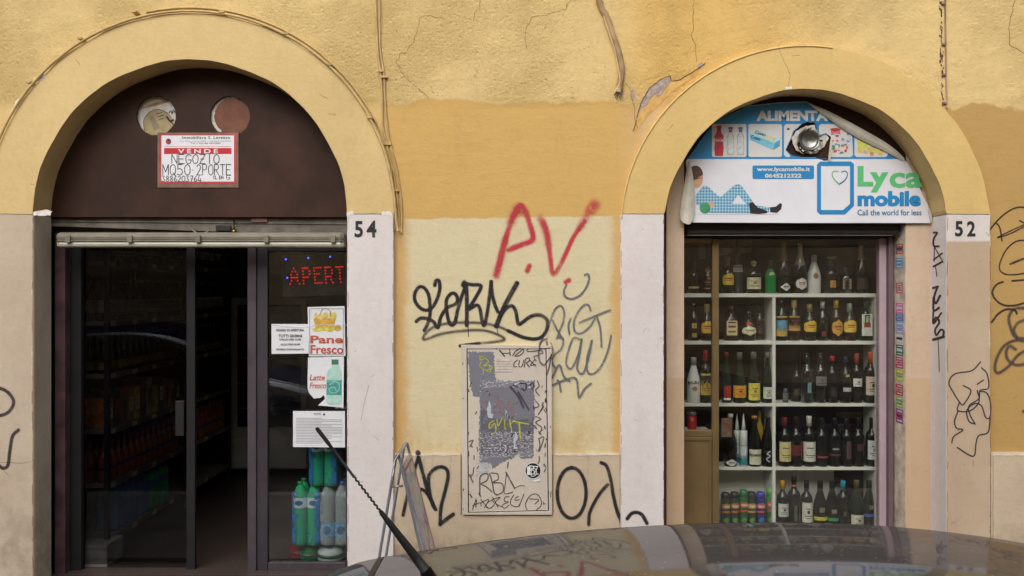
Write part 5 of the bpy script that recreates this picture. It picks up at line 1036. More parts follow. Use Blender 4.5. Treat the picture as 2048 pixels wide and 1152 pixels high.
b_(1619, 608, 2, 26, 'spirit', 'blk', 'dark bottle with ochre cork cap and yellow arched label in the right compartment', [(641, 663, (228, 184, 60), 72, 'shield', prt_r)], cap=((150, 132, 90), 16))
b_(1645, 603, 2, 21, 'spirit', 'gry', 'clear bottle with silver cap and small red dot on the second shelf', [(662, 672, (120, 44, 40), 26)], cap=((196, 196, 196), 14), clear=True)
b_(1672, 600, 2, 25, 'spirit', 'brn', 'bottle with mustard yellow cap and tall orange label', [(639, 671, (214, 160, 70), 60, 'oval', prt_r)], cap=((222, 170, 50), 16))
b_(1699, 607, 2, 26, 'spirit', 'brn', 'bottle with pale green cap and yellow arched label beside the square herbal liqueur', [(640, 664, (230, 190, 76), 70, 'shield', prt_r)], cap=((150, 170, 140), 18))
t = b_(1731, 605, 2, 27, 'spirit', 'grn', 'square green herbal liqueur bottle with white label and red band, right end of the shelf', [(628, 671, (222, 220, 206), 50)], cap=((60, 56, 50), 12), square=True, prints=False)
yy = -(27/2*(CAMD+yb)/F*.8)-.003
for nm, a, bb, w, mt in [('label_frame', 629, 649, .016, M('label_green', (34, 84, 54), .6)), ('label_band', 645, 654, .021, prt_r), ('label_seal', 632, 644, .008, M('label_seal_cream', (196, 200, 150), .6))]:
    za, zb_ = Z(bb, yb)-SZ(2), Z(a, yb)-SZ(2); mesh(nm, [(-w, yy, za), (w, yy, za), (w, yy, zb_), (-w, yy, zb_)], [(0, 1, 2, 3)], mt, t); yy -= .0006
# --- third row
t = b_(1387, 715, 3, 27, 'coconut', 'wht', 'white coconut rum bottle behind the door glass', [(771, 781, (176, 140, 90), 24, 'oval')], cap=((170, 168, 164), 15), prints=False)
text('lettering', 'MALIBU', (1376, 762, 1398, 768), yb-.048, m_ink, t, bold=.02).location = -Vector(t.location); t.rotation_euler = (0, 0, 0)
t = b_(1411, 701, 3, 23, 'spirit', 'grn', 'bottle with red cap and tall yellow label behind the door glass', [(746, 789, (216, 176, 70), 70, 'rect', prt_r)], cap=((196, 40, 44), 20))
b_(1453, 705, 3, 20, 'tall', 'grn', 'green bottle with small red label next to the stile, third shelf', [(771, 795, C_red, 44), (795, 799, C_white, 44)], cap=((150, 40, 44), 7), prints=False)
b_(1479, 705, 3, 26, 'tall', 'grn', 'sparkling wine with orange yellow label on the third shelf, left compartment', [(770, 794, (224, 160, 50), 78, 'rect', prt_r)], cap=((110, 106, 96), 14))
b_(1507, 704, 3, 26, 'tall', 'grn', 'sparkling wine with lemon yellow label on the third shelf, left compartment', [(765, 799, (226, 212, 84), 62, 'rect', prt_r)], cap=((120, 120, 110), 14))
b_(1535, 705, 3, 24, 'tall', 'grn', 'sparkling wine with torn white label by the white upright', [(773, 796, (206, 210, 196), 56)], cap=((130, 124, 112), 10))
b_(1571, 778, 3, 11, 'jar', 'gry', 'small silver jar at the left of the third shelf', [(786, 800, (110, 106, 104), 80)], cap=((190, 188, 184), 4), nm='small_jar', cat='jar', prints=False)
b_(1593, 723, 3, 22, 'wine', 'blk', 'faint dark wine bottle beside the small jar', [(776, 790, (60, 52, 36), 50)], y=.61)
b_(1614, 706, 3, 26, 'wine', 'blu', 'pale bluish clear bottle on the third shelf', [(764, 784, (120, 150, 156), 16)], clear=True)
b_(1641, 706, 3, 24, 'wine', 'gry', 'clear bottle with faint grey label on the third shelf', [(752, 770, (120, 118, 116), 60)], clear=True)
b_(1664, 712, 3, 23, 'wine', 'blk', 'dark bottle with bright red capsule and vertical white print', [(745, 792, (46, 36, 40), 24)], cap=((190, 36, 54), 10), prints=False)
b_(1691, 714, 3, 23, 'wine', 'blk', 'dark bottle with navy capsule and small silver plate label', [(774, 782, (190, 192, 190), 44), (748, 753, (190, 160, 90), 20)], cap=((40, 44, 84), 16), prints=False)
b_(1713, 707, 3, 21, 'wine', 'blk', 'dark bottle with brick red capsule and white band label', [(756, 772, C_white, 62)], cap=((176, 66, 60), 22))
b_(1741, 704, 3, 26, 'wine', 'blk', 'wine bottle with orange capsule and tall pinkish label at the right end', [(752, 789, (216, 192, 174), 66)], cap=((206, 96, 50), 22))
# --- fourth row
b_(1461, 828, 4, 25, 'tall', 'blk', 'sparkling wine with slanted white diamond label behind the cardboard tag', [(916, 931, C_white, 62, 'diamond')], cap=((206, 200, 180), 8))
for px, lb in ((1474, 'rear silicone cartridge with clear nozzle, half hidden'), (1487, 'front silicone cartridge with clear nozzle and teal label')):
    y = .60 if px == 1474 else .54; s = (CAMD+y)/F; z0 = SZ(4); h = Z(861, y)-z0; r = 7.4*s; t = thing('silicone_cartridge', lb, 'cartridge', (X(px, y), y, z0), group='silicone cartridges among the bottles')
    lathe('tube', [(0, 0), (r, 0), (r, h*.98), (r*.9, h), (0, h)], 16, M('cartridge_white', (214, 218, 214), .45), t); lathe('nozzle', [(0, h), (r*.55, h), (r*.5, h+.03), (r*.08, Z(827, y)-z0), (0, Z(827, y)-z0)], 12, M('nozzle_translucent', (186, 188, 180), .3), t)
    arcpatch('paper_label', r, .012, .055, 85, M('teal_label', (60, 140, 150), .5, 0, .3, 90), t); arcpatch('paper_label', r, .075, .14, 80, M('pale_label', (200, 212, 214), .5, 0, .2, 90), t); arcpatch('label_print', r, .142, .146, 84, M('teal_label', (60, 140, 150), .5), t)
b_(1509, 832, 4, 26, 'burg', 'blk', 'white wine bottle with cream label crossed by a bronze band', [(897, 927, (214, 210, 190), 70), (906, 911, (120, 100, 70), 70)], cap=((196, 140, 70), 5), prints=False)
t = b_(1536, 834, 4, 27, 'burg', 'blk', 'black bottle with small white curled emblem', [(899, 922, (20, 18, 18), 30)], prints=False)
t.rotation_euler = (0, 0, 0); e = strokes('emblem', [([(1540, 903), (1534, 908), (1541, 912), (1533, 918), (1539, 924)], 2.2)], yb-.047, paintmat('white_ink', (220, 218, 210), .3, .95, .1), t); e.location = -Vector(t.location)
z0 = SZ(4); y = .655; t = thing('yellow_funnel_bottle', 'yellow plastic bottle with a thin spout at the back of the fourth shelf', 'bottle', (X(1519, y), y, z0)); hh = Z(822, y)-z0
lathe('body', [(0, 0), (.026, 0), (.026, hh*.68), (.022, hh*.72), (.01, hh*.8), (.008, hh), (0, hh)], 14, M('yellow_plastic', (214, 170, 40), .45), t)
for px, top, label, lab, cap, gl in [(1569, 835, 'wine with cream label and small black figure, first of the fourth row', [(882, 921, (214, 196, 140), 66)], ((120, 40, 40), 16), 'blk'), (1592, 834, 'dark wine with deep red label beside the cream figure label', [(888, 909, (104, 28, 30), 66)], ((26, 24, 24), 16), 'blk'),
    (1618, 832, 'wine with white capsule and white script label in the fourth row', [(882, 921, (220, 216, 200), 70)], ((214, 212, 204), 20), 'blk'), (1643, 836, 'black wine with a thin pink line low on its front', [(910, 914, (150, 60, 72), 60)], ((20, 20, 22), 18), 'blk'),
    (1669, 836, 'black wine with dim silver script, fifth of the fourth row', [(894, 898, (150, 146, 142), 30), (906, 910, (96, 40, 52), 62)], ((22, 22, 26), 18), 'blk'), (1693, 837, 'black wine with vertical rose lettering, sixth of the fourth row', [(880, 916, (92, 60, 60), 22)], ((24, 22, 24), 18), 'blk'),
    (1716, 836, 'black wine with faint brown label near the right end of the fourth row', [(886, 900, (70, 40, 44), 30)], ((22, 20, 24), 18), 'blk'), (1744, 835, 'wine with clean white label at the right end of the fourth row', [(879, 917, (218, 214, 216), 62)], ((26, 24, 26), 20), 'blk')]:
    b_(px, top, 4, 25, 'wine', gl, label, lab, cap=cap, nm='wine_bottle', prints=lab[0][1]-lab[0][0] > 20)
# --- bottom row: spray cans and wines
for px, top, col, cp, lbl, lb in [(1451, 984, (30, 60, 40), (34, 34, 34), (206, 130, 50), 'leftmost insect spray can, black cap, half behind the bronze stile'), (1469, 983, (34, 70, 40), (30, 30, 32), (196, 120, 50), 'insect spray can with black cap and orange lettering beside the green can'), (1487, 979, (36, 120, 60), (30, 110, 60), (206, 80, 60), 'green insect spray can with orange emblem between black capped cans'),
    (1503, 983, (30, 62, 50), (28, 28, 32), (200, 150, 60), 'insect spray can with black cap directly left of the blue can'), (1521, 983, (34, 50, 140), (60, 60, 170), (214, 90, 90), 'blue insect spray can'), (1541, 977, (40, 130, 60), (70, 170, 70), (206, 70, 50), 'green insect spray can with bright green cap next to the white upright')]:
    y = .565; s = (CAMD+y)/F; z0 = SZ(5); h = Z(top, y)-z0; r = 9.3*s; t = thing('spray_can', lb, 'spray can', (X(px, y), y, z0), group='insect spray cans on the bottom shelf')
    lathe('can_body', [(0, 0), (r, 0), (r, h*.78), (r*.93, h*.82), (0, h*.82)], 18, M('can_%d_%d_%d' % col, col, .3, .2, .25, 30), t); lathe('cap', [(0, h*.8), (r*.96, h*.8), (r*.96, h*.92), (r*.8, h*.985), (r*.4, h), (0, h)], 18, M('cap_%d_%d_%d' % cp, cp, .35), t)
    arcpatch('emblem', r, h*.52, h*.68, 62, M('emb_%d_%d_%d' % lbl, lbl, .5, 0, .2, 60), t, 'shield'); arcpatch('paper_label', r, h*.1, h*.26, 38, M('can_label_yg' if px != 1521 else 'can_label_bl', (96, 150, 70) if px != 1521 else (60, 110, 190), .5, 0, .4, 120), t, 'oval'); arcpatch('label_print', r, h*.56, h*.62, 45, M('white_can_print', (220, 216, 206), .5), t, off=.0014, cen=-84)
    arcpatch('label_print', r, h*.40, h*.46, 55, M('emb_%d_%d_%d' % lbl, lbl, .5), t, off=.001, cen=-96)
for px, top, w, label, lab, cap in [(1565, 961, 23, 'wine with bright yellow capsule at the left of the bottom row', [(1005, 1031, (208, 206, 200), 66)], ((220, 160, 40), 17)), (1588, 952, 25, 'tall black wine with an orange neck ring and vertical pale lettering', [(1008, 1040, (88, 90, 80), 12)], ((26, 22, 22), 12)),
    (1613, 961, 23, 'wine with long white label in the bottom row', [(1003, 1042, (218, 212, 196), 66)], ((24, 26, 26), 18)), (1640, 962, 26, 'dark wine with yellow base band', [(1031, 1038, (206, 196, 50), 80), (1012, 1022, (120, 116, 96), 24)], ((26, 24, 28), 18)), (1664, 962, 25, 'dark wine with green base band', [(1033, 1039, (50, 150, 90), 80), (1016, 1024, (140, 136, 116), 24)], ((26, 24, 28), 18)),
    (1686, 961, 24, 'wine with cyan capsule in the bottom row', [(1020, 1030, (90, 80, 60), 16)], ((50, 160, 186), 18)), (1713, 960, 27, 'olive brown bottle with white label low down', [(1027, 1050, (214, 208, 186), 72)], ((96, 92, 60), 16)), (1738, 961, 24, 'dark bottle with blue base band at the right end', [(1025, 1031, (50, 100, 180), 78), (1008, 1016, (130, 120, 100), 24)], ((40, 36, 38), 16))]:
    t = b_(px, top, 5, w, 'burg' if px in (1640, 1664, 1713, 1738) else 'wine', 'grn' if px == 1713 else 'blk', label, lab, cap=cap, nm='wine_bottle', prints=lab[0][1]-lab[0][0] > 20)
    if px == 1588: lathe('neck_ring', [(0, .27), (.0165, .27), (.0165, .283), (0, .283)], 14, M('orange_ring', (196, 110, 40), .5), t)
# --- other things in the window
y = .60; t = thing('red_tin', 'red tin with a silver lid behind the door glass, third compartment', 'tin', (X(1384, y), y, Z(862, y)-.0)); lathe('tin_body', [(0, 0), (.032, 0), (.032, .115), (0, .115)], 20, M('red_tin', (186, 36, 34), .35, .1), t); lathe('tin_lid', [(0, .116), (.037, .116), (.037, .134), (.03, .14), (0, .14)], 20, m_steel, t)
sv('shelf', xL, X(1423, ys0), Z(870, ys0), Z(862.6, ys0))
t = thing('cardboard_tag', 'small faded card leaning on the glass by the bronze stile', 'card', (X(1454, .44), .44, Z(874, .44))); o = box('card', X(1443, .44), X(1464, .44), .44, .442, Z(874, .44), Z(836, .44), M('faded_card', (120, 96, 74), .7, 0, .2, 30), t); o.location = -pc(t)
o = sheet('card_print', rc(1448, 846, 1460, 858), .4385, M('card_print', (130, 70, 60), .7), t); o.location = -pc(t)
# things hung or stacked deeper inside
y = .95
t = thing('hanging_poster', 'pale green printed poster hanging deep inside above the top shelf', 'poster', (X(1470, y), y, Z(512, y))); o = sheet('paper', [(1436, 480), (1504, 478), (1503, 504), (1436, 511)], y, M('pale_teal_poster', (120, 150, 140), .7, 0, .3, 14), t, th=.002); o.location = -pc(t)
o = sheet('poster_print', [(1458, 480), (1465, 480), (1466, 496), (1460, 497)], y-.002, M('rose_print', (170, 90, 96), .7), t); o.location = -pc(t)
t = thing('hanging_card', 'pale card hanging deep inside behind the door glass', 'card', (X(1404, y), y, Z(520, y))); o = sheet('paper', [(1397, 491), (1411, 491), (1411, 518), (1397, 518)], y, M('pale_card', (130, 140, 130), .7), t, th=.002); o.location = -pc(t)
y = 1.0
cols = [(70, 50, 110), (110, 60, 120), (180, 180, 190), (150, 60, 110), (60, 80, 170), (50, 100, 180)]
for k, px in enumerate((1652, 1668, 1684, 1704, 1722, 1731)):
    t = thing('crisp_packet', ['violet', 'purple', 'white', 'magenta', 'blue', 'blue and white'][k]+' crisp packet far behind the fourth row of bottles', 'packet', (X(px, y), y, Z(872, y))); bm = bmesh.new(); bx(bm, -.03, .03, -.015, .015, 0, .09, .012); fin('bag', bm, M('bag_%d' % k, cols[k], .35, .1, .3, 40), t)
    sheet('packet_label', [(0, 0)], y, m_white) if False else None
t = thing('back_shelf', 'dim shelf deeper in the shop behind the fourth row', 'shelf', (X(1690, 1.0), 1.0, Z(880, 1.0))); bx_ = box('board', X(1560, 1.0), X(1760, 1.0), .93, 1.2, Z(880, 1.0), Z(872.3, 1.0), M('dim_shelf', (70, 64, 60), .7), t); bx_.location = -pc(t)
t = thing('yellow_strip', 'ochre box lying high behind the fourth row of bottles', 'box', (X(1700, .8), .8, Z(836, .8))); o = box('carton', X(1682, .8), X(1736, .8), .8, .9, Z(836, .8), Z(828, .8), M('ochre_box', (120, 96, 40), .6), t); o.location = -pc(t)
y = .8; t = thing('red_rim_basin', 'light plastic tub with red rim behind the bottom row', 'tub', (X(1670, y), y, Z(1040, y))); lathe('tub_body', [(0, 0), (.04, 0), (.055, .28), (0, .28)], 20, M('pale_plastic', (176, 184, 190), .5), t); lathe('tub_rim', [(0, .281), (.062, .281), (.062, .295), (0, .295)], 20, M('red_plastic', (170, 50, 56), .4), t)

# ================================================================ jamb stickers
JX = X(1812, .2)-.003
ST = [(57, 90, (186, 190, 206), (170, 60, 70), 'small pale sticker with red edge, topmost under the banner'), (122, 158, (206, 110, 60), (70, 130, 190), 'orange sticker with a blue line'), (172, 210, (120, 170, 210), (90, 150, 200), 'worn light blue sticker'), (262, 300, (214, 110, 110), (230, 226, 224), 'red and white sticker standing alone below the light blue one'), (335, 372, (226, 120, 176), (240, 200, 220), 'pink sticker starting the long column'),
      (374, 400, (70, 110, 190), (210, 214, 226), 'blue sticker under the pink one'), (402, 445, (160, 180, 214), (90, 120, 190), 'pale blue and white sticker in the middle of the column'), (448, 478, (222, 216, 216), (60, 60, 60), 'white sticker with black print'), (485, 525, (50, 120, 90), (190, 210, 196), 'dark green sticker'), (530, 570, (210, 60, 90), (226, 190, 200), 'crimson sticker below the green one'),
      (575, 615, (196, 206, 60), (90, 130, 50), 'upper lime yellow sticker'), (628, 668, (206, 50, 60), (226, 200, 200), 'bright red sticker between two lime ones'), (672, 712, (150, 190, 70), (70, 110, 60), 'lower lime green sticker'), (716, 768, (150, 90, 150), (206, 60, 80), 'purple and red sticker, lowest of the column')]
for k, (a, b, c1_, c2_, lb) in enumerate(ST):
    z1, z0 = Z(420+a/1.8, .28), Z(420+b/1.8, .28); ya, ybb = .235+R.uniform(-.006, .006), .335+R.uniform(-.006, .006)
    t = thing('jamb_sticker', lb+', on the right jamb', 'sticker', (JX, .28, z0), group='advertising stickers on the jamb')
    def q(nm, y0, y1, u0, u1, mt, d): mesh(nm, [(-d, y1-.28, u0), (-d, y0-.28, u0), (-d, y0-.28, u1), (-d, y1-.28, u1)], [(0, 1, 2, 3)], mt, t)
    h = z1-z0; q('backing', ya, ybb, 0, h, M('stk_%d_%d_%d' % c1_, c1_, .5, 0, .15, 60), .0008); q('print_band', ya+.012, ybb-.012, h*.38, h*.66, M('stk_%d_%d_%d' % c2_, c2_, .5, 0, .15, 60), .0014)
    for m_ in range(4): q('print_line', ya+.018+.018*m_, ya+.029+.018*m_, h*.44, h*.6, m_ink if k % 2 else m_paper, .002)
    q('print_line', ya+.014, ybb-.02, h*.8, h*.88, m_paper, .0014); q('print_line', ya+.014, ybb-.02, h*.14, h*.22, m_paper, .0014)
# ================================================================ interiors
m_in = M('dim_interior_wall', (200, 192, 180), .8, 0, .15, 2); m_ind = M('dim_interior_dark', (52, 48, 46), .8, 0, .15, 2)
def tfloor():
    t = NT('terrazzo_floor'); v = t.vor(60); t.set(col=t.mix(t.st(v, .18, .1), t.mix(t.noise(3, 4), (.05, .036, .03), (.085, .06, .05)), (.18, .15, .13)), rough=.35); return t.m
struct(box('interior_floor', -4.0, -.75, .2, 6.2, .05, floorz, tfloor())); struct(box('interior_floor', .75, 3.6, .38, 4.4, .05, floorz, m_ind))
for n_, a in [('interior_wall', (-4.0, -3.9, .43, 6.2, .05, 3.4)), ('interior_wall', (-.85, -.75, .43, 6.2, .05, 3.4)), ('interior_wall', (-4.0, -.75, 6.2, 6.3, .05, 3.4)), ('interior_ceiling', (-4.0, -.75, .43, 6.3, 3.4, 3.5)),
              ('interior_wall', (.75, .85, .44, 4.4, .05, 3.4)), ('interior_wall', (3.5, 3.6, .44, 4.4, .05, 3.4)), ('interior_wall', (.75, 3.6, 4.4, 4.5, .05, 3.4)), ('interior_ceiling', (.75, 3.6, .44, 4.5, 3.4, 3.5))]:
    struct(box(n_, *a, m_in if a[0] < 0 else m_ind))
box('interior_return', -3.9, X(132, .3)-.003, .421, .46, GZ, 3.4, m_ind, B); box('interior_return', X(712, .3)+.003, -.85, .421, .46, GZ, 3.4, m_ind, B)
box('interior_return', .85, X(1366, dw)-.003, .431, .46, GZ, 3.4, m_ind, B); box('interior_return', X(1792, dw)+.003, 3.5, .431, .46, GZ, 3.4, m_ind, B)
# shelving along the left wall of the open shop: front edge plane x = XS
XS = -2.76; m_rack = M('cream_metal_rack', (150, 144, 126), .5, .1, .1, 6, dirt=.3)
rows = [2.18, 1.77, 1.41, 1.03, .66, .29]
def rack(y0, y1, label):
    t = thing('shop_rack', label, 'shelf rack', (XS-.2, (y0+y1)/2, floorz)); o = -pc(t)
    for i, z in enumerate(rows):
        b = box('shelf', XS-.42, XS, y0+.01, y1-.01, z-.03, z, m_rack, t, bev=.002); b.location = o
        b = box('price_rail', XS+.001, XS+.006, y0+.01, y1-.01, z-.034, z+.004, M('price_rail', (120, 112, 92), .4), t); b.location = o
        for k in range(4 if y0 < 1 else 2):
            yy = y0+.03+k*.33; c = box('price_tag', XS+.0065, XS+.009, yy, yy+.07, z-.032, z+.0, M('price_tag', (206, 198, 160), .6), t); c.location = o
        if i < 3:
            for dz in (.05, .085):
                w = tube('wire_guard', [(XS-.005, y0+.02, z+dz), (XS-.005, y1-.02, z+dz)], .002, m_steel, t, n=4); w.location = o
    for yy in (y0, y1):
        b = box('post', XS-.02, XS+.012, yy-.015, yy+.015, floorz, 2.5, m_blackish, t); b.location = o
    b = box('rack_back', XS-.45, XS-.43, y0, y1, floorz, 2.5, m_ind, t); b.location = o
rack(.50, 1.86, 'front shelf rack with bottles along the left wall of the open shop'); rack(1.92, 2.95, 'rear shelf rack along the left wall of the open shop')
def simple_bottle(kind, r, h, col, lab, cap, nm, labname, grp, cat='bottle'):
    t = thing(nm, labname, cat, (0, 0, 0), group=grp); P = [(a*r, b*h) for a, b in PROF[kind]]
    lathe('bottle_body', P, 12, glassbody('in_%d_%d_%d' % col, col), t)
    if lab: a = arcpatch('paper_label', r, h*lab[1], h*lab[2], 100, M('in_label_%d_%d_%d' % lab[0], lab[0], .6, 0, .2, 40), t, cen=-45, profr=profr(kind, r, h), off=.001)
    if cap: lathe('cap', [(0, h*.93), (r*.43, h*.93), (r*.43, h+.001), (0, h+.001)], 10, M('in_cap_%d_%d_%d' % cap, cap, .5), t)
    return t
def dup(root, loc, rz=0, label=None):
    r = root.copy(); COL.objects.link(r); r.location = loc; r.rotation_euler = (0, 0, rz)
    if label: r['label'] = label
    for ch in root.children:
        c = ch.copy(); COL.objects.link(c); c.parent = r
        for g in ch.children: d_ = g.copy(); COL.objects.link(d_); d_.parent = c
    return r
ORD = ['first', 'second', 'third', 'fourth', 'fifth', 'sixth', 'seventh', 'eighth', 'ninth', 'tenth', 'eleventh', 'twelfth', 'thirteenth', 'fourteenth', 'fifteenth']
BASE = {0: 'dark wine bottle, highest shelf', 1: 'dark bottle, second shelf', 2: 'ochre labelled bottle, third shelf', 4: 'orange drink bottle, fifth shelf'}
specs = [(0, 'wine', .036, .29, (18, 22, 16), ((196, 190, 170), .25, .5), (40, 34, 30), 'dark wine bottle on the highest rack shelf inside the open shop', .10),
         (1, 'wine', .036, .29, (22, 16, 14), ((170, 160, 140), .2, .5), (90, 80, 60), 'dark bottle on the second rack shelf inside the open shop', .095),
         (2, 'burg', .037, .26, (20, 24, 30), ((150, 130, 50), .1, .3), (120, 110, 90), 'dark bottle with ochre label on the third rack shelf inside the open shop', .10),
         (4, 'spirit', .04, .28, (150, 84, 40), ((30, 50, 110), .3, .62), (40, 60, 140), 'orange drink bottle with navy label on the fifth rack shelf', .098),
         ]
for row, kind, r, h, col, lab, cap, lb, st_ in specs:
    first = simple_bottle(kind, r, h, col, lab, cap, 'drink_bottle', lb, lb.split(' inside')[0].split(' on the')[0]+'s on the rack, row %s' % ['one', 'two', 'three', 'four', 'five', 'six'][row])
    k = 0
    for rackr in ((.56, 1.80), (1.98, 2.88)):
        yy = rackr[0]
        while yy < rackr[1]:
            for c_ in range(2):
                loc = (XS-.055-.1*c_, yy+R.uniform(-.006, .006), rows[row]+.0005); rz = R.uniform(-.3, .3)
                if k == 0: first.location = loc; first['label'] = BASE[row]+' of the front rack, aisle side, nearest the door frame'
                else:
                    if not (row == 0 and R.random() < .25): dup(first, loc, rz, BASE[row]+(' of the front' if rackr[0] < 1 else ' of the rear')+(' rack, aisle side, ' if c_ == 0 else ' rack, wall side, ')+ORD[int(round((yy-rackr[0])/st_))]+' from the street')
                k += 1
            yy += st_
bags = [(206, 120, 40), (60, 90, 60), (150, 70, 70), (170, 120, 110), (206, 180, 60), (120, 60, 40), (180, 150, 140), (196, 170, 70), (70, 80, 60), (130, 120, 90)]
bn_ = ['orange', 'green', 'brick red', 'dusty pink', 'yellow', 'brown', 'beige', 'mustard', 'olive', 'khaki']
yy = .54
for k in range(12):
    t = thing('snack_carton', '%s food packet number %s along the fourth rack shelf from the street' % (bn_[k % 10], ['one', 'two', 'three', 'four', 'five', 'six', 'seven', 'eight', 'nine', 'ten', 'eleven', 'twelve'][k]), 'packet', (XS-.11, yy+.045, rows[3]+.0005), (0, 0, R.uniform(-.08, .08)))
    bm = bmesh.new(); h = R.uniform(.2, .29); bx(bm, -.09, .09, -.042, .042, 0, h, .008); fin('pack', bm, M('pack_%d' % (k % 10), bags[k % 10], .4, 0, .35, 16), t)
    bm = bmesh.new(); bx(bm, .0905, .092, -.03, .03, h*.3, h*.7, 0); fin('pack_print', bm, M('packp_%d' % (k % 4), [(214, 206, 180), (150, 60, 50), (70, 100, 60), (220, 190, 120)][k % 4], .5, 0, .3, 40), t)
    yy += .105
def pet(nm, label, grp, col, capc, labc, h=.32, r=.043, n=6, wrap=(60, 130, 200), band=None, lettr=None, lz=(.58, .74)):
    """shrink-wrapped pack: 3 x 2 plastic bottles"""
    t = thing(nm, label, 'water pack', (0, 0, 0), group=grp)
    P = [(0, 0), (.86, 0), (.98, .03), (1, .06), (.96, .12), (1, .16), (.95, .2), (1, .25), (.95, .3), (1, .35), (.95, .4), (1, .45), (.95, .5), (1, .56), (1, .74), (.88, .83), (.55, .92), (.34, .94), (.34, .96), (0, .96)]
    first = None
    for i in range(n//2):
        for j in range(2):
            b = lathe('bottle', [(a*r, q*h) for a, q in P], 14, col, t); b.location = ((i-(n//2-1)/2)*2.02*r, (j-.5)*2.02*r, 0)
            lathe('bottle_cap', [(0, .955*h), (.36*r, .955*h), (.36*r, h), (0, h)], 10, capc, b); l_ = arcpatch('bottle_label', r, h*lz[0], h*lz[1], 140, labc, b, off=.0015)
            if lettr: arcpatch('label_print', r, h*(lz[0]+.04), h*(lz[1]-.04), 34, lettr, b, 'oval', off=.0022)
    return t
m_gpet = glassbody('green_pet', (22, 104, 70), 0, .22); m_cpet = glassbody('clear_pet', (150, 164, 170), 0, .18); m_bpet = glassbody('blue_pet', (40, 84, 150), 0, .25)
def petm(key, rgb, alpha=.7):
    t = NT(key); t.set(col=lin(rgb), rough=.14, spec=.6, nrm=t.bump(t.noise(70, 3, .6, t.obj()), .003, .6)); t.b.inputs['Transmission Weight'].default_value = alpha; t.b.inputs['IOR'].default_value = 1.1; return t.m
m_gpet = petm('green_pet_plastic', (56, 190, 126), .25); m_cpet = petm('clear_pet_plastic', (206, 216, 220), .6)
m_gcap = M('green_cap', (40, 140, 80), .4); m_bcap = M('blue_cap', (60, 110, 190), .4); m_wl = M('white_water_label', (214, 222, 226), .4, 0, .08, 40); m_bl = M('blue_water_label', (110, 170, 214), .4, 0, .35, 70); m_navy = M('navy_label_print', (60, 96, 130), .5)
def wrapmat(key, rgb, al):
    t = NT(key); ox = t.xyz(t.obj())[0]; sd_ = t.mul(t.st(t.mth('ABSOLUTE', ox), .05, .075), t.st(t.noise(14, 4, .6, t.obj()), .38, .52)); a = t.mul(t.mth('MAXIMUM', sd_, t.st(t.noise(9, 5, .6, t.obj()), .56, .68)), al); a = t.mth('ADD', a, .10); tr = t.n.new('ShaderNodeBsdfTransparent'); mx = t.n.new('ShaderNodeMixShader'); t.set(col=lin(rgb), rough=.2, spec=.7, nrm=t.bump(t.noise(24, 4, .7, t.obj(), (1, 1, .3)), .012, .9))
    t.l.new(a, mx.inputs[0]); t.l.new(tr.outputs[0], mx.inputs[1]); t.l.new(t.b.outputs[0], mx.inputs[2]); t.l.new(mx.outputs[0], t.out.inputs[0]); return t.m
m_wb = wrapmat('blue_print_wrap', (44, 120, 190), .75); m_wc = wrapmat('clear_wrap', (200, 210, 216), .3)
yp = .47
def place_pack(px, bot, label, style, h, wpx, n=4, first=None):
    s = (CAMD+yp-.04)/F; r = wpx/4*s; loc = (X(px, yp-.04), yp+.045, Z(bot, yp-.04))
    t = pet('water_pack', label, 'shrink-wrapped water packs behind the glass', m_gpet if style == 'g' else m_cpet, m_gcap if style == 'g' else m_bcap, m_wl if style == 'g' else m_bl, h=h, r=r, n=n, lettr=m_navy, lz=(.6, .76) if style == 'g' else (.14, .36)); t.location = loc
    w = 2*r*(n//4)*1.05*1+r*(.12); bm = bmesh.new(); hw = wpx*s/2*1.05
    bx(bm, -hw, hw, -2.15*r, 2.15*r, -.002 if style == 'x' else 0.001, h*.86, r*.6); fin('shrink_wrap', bm, m_wb if style == 'g' else m_wc, t); return t
HB = 126*(CAMD+yp)/F
place_pack(612, 1092, 'lower green water pack with white labels, stacked on the fizzy drink bottles', 'g', HB*1.0, 56)
place_pack(668, 1092, 'clear water pack with pale blue labels at the right edge of the glass', 'c', HB*1.0, 56)
place_pack(646, 1092-126-2+9, 'green water pack on top of the stack, right under the notice', 'g', HB*.92, 56)
# bottles bulging under the stack
for px, w, col, capc, lb in [(596, 34, (150, 40, 44), (170, 50, 50), 'red fizzy drink bottle under the green water pack'), (620, 40, (40, 120, 70), (40, 120, 70), 'green fizzy drink bottle under the green water pack'), (662, 54, (206, 212, 210), (40, 120, 70), 'white shrink-wrapped bundle under the clear water pack'), (690, 30, (150, 44, 48), (150, 40, 40), 'red bottle at the frame edge under the clear water pack')]:
    s = (CAMD+yp)/F; r = w/2*s; y = yp+.05+(.05 if col[0] == 150 else 0); zt = Z(1093, yp); t = thing('drink_bundle', lb, 'bottle', (X(px, y), y, floorz)); hh = zt-floorz-.001
    lathe('body', [(0, 0), (r*.95, 0), (r, .02), (r*.98, hh*.45), (r, hh*.62), (r*.85, hh*.82), (r*.5, hh*.97), (r*.4, hh), (0, hh)], 20, petm('pet_%d_%d' % (px, w), col, .3), t)
    lathe('base_band', [(0, hh*.30), (r*1.01, hh*.30), (r*1.01, hh*.52), (0, hh*.52)], 20, M('dark_green_band', (30, 80, 50), .3) if col[0] != 150 else M('red_band', (120, 30, 34), .4), t)
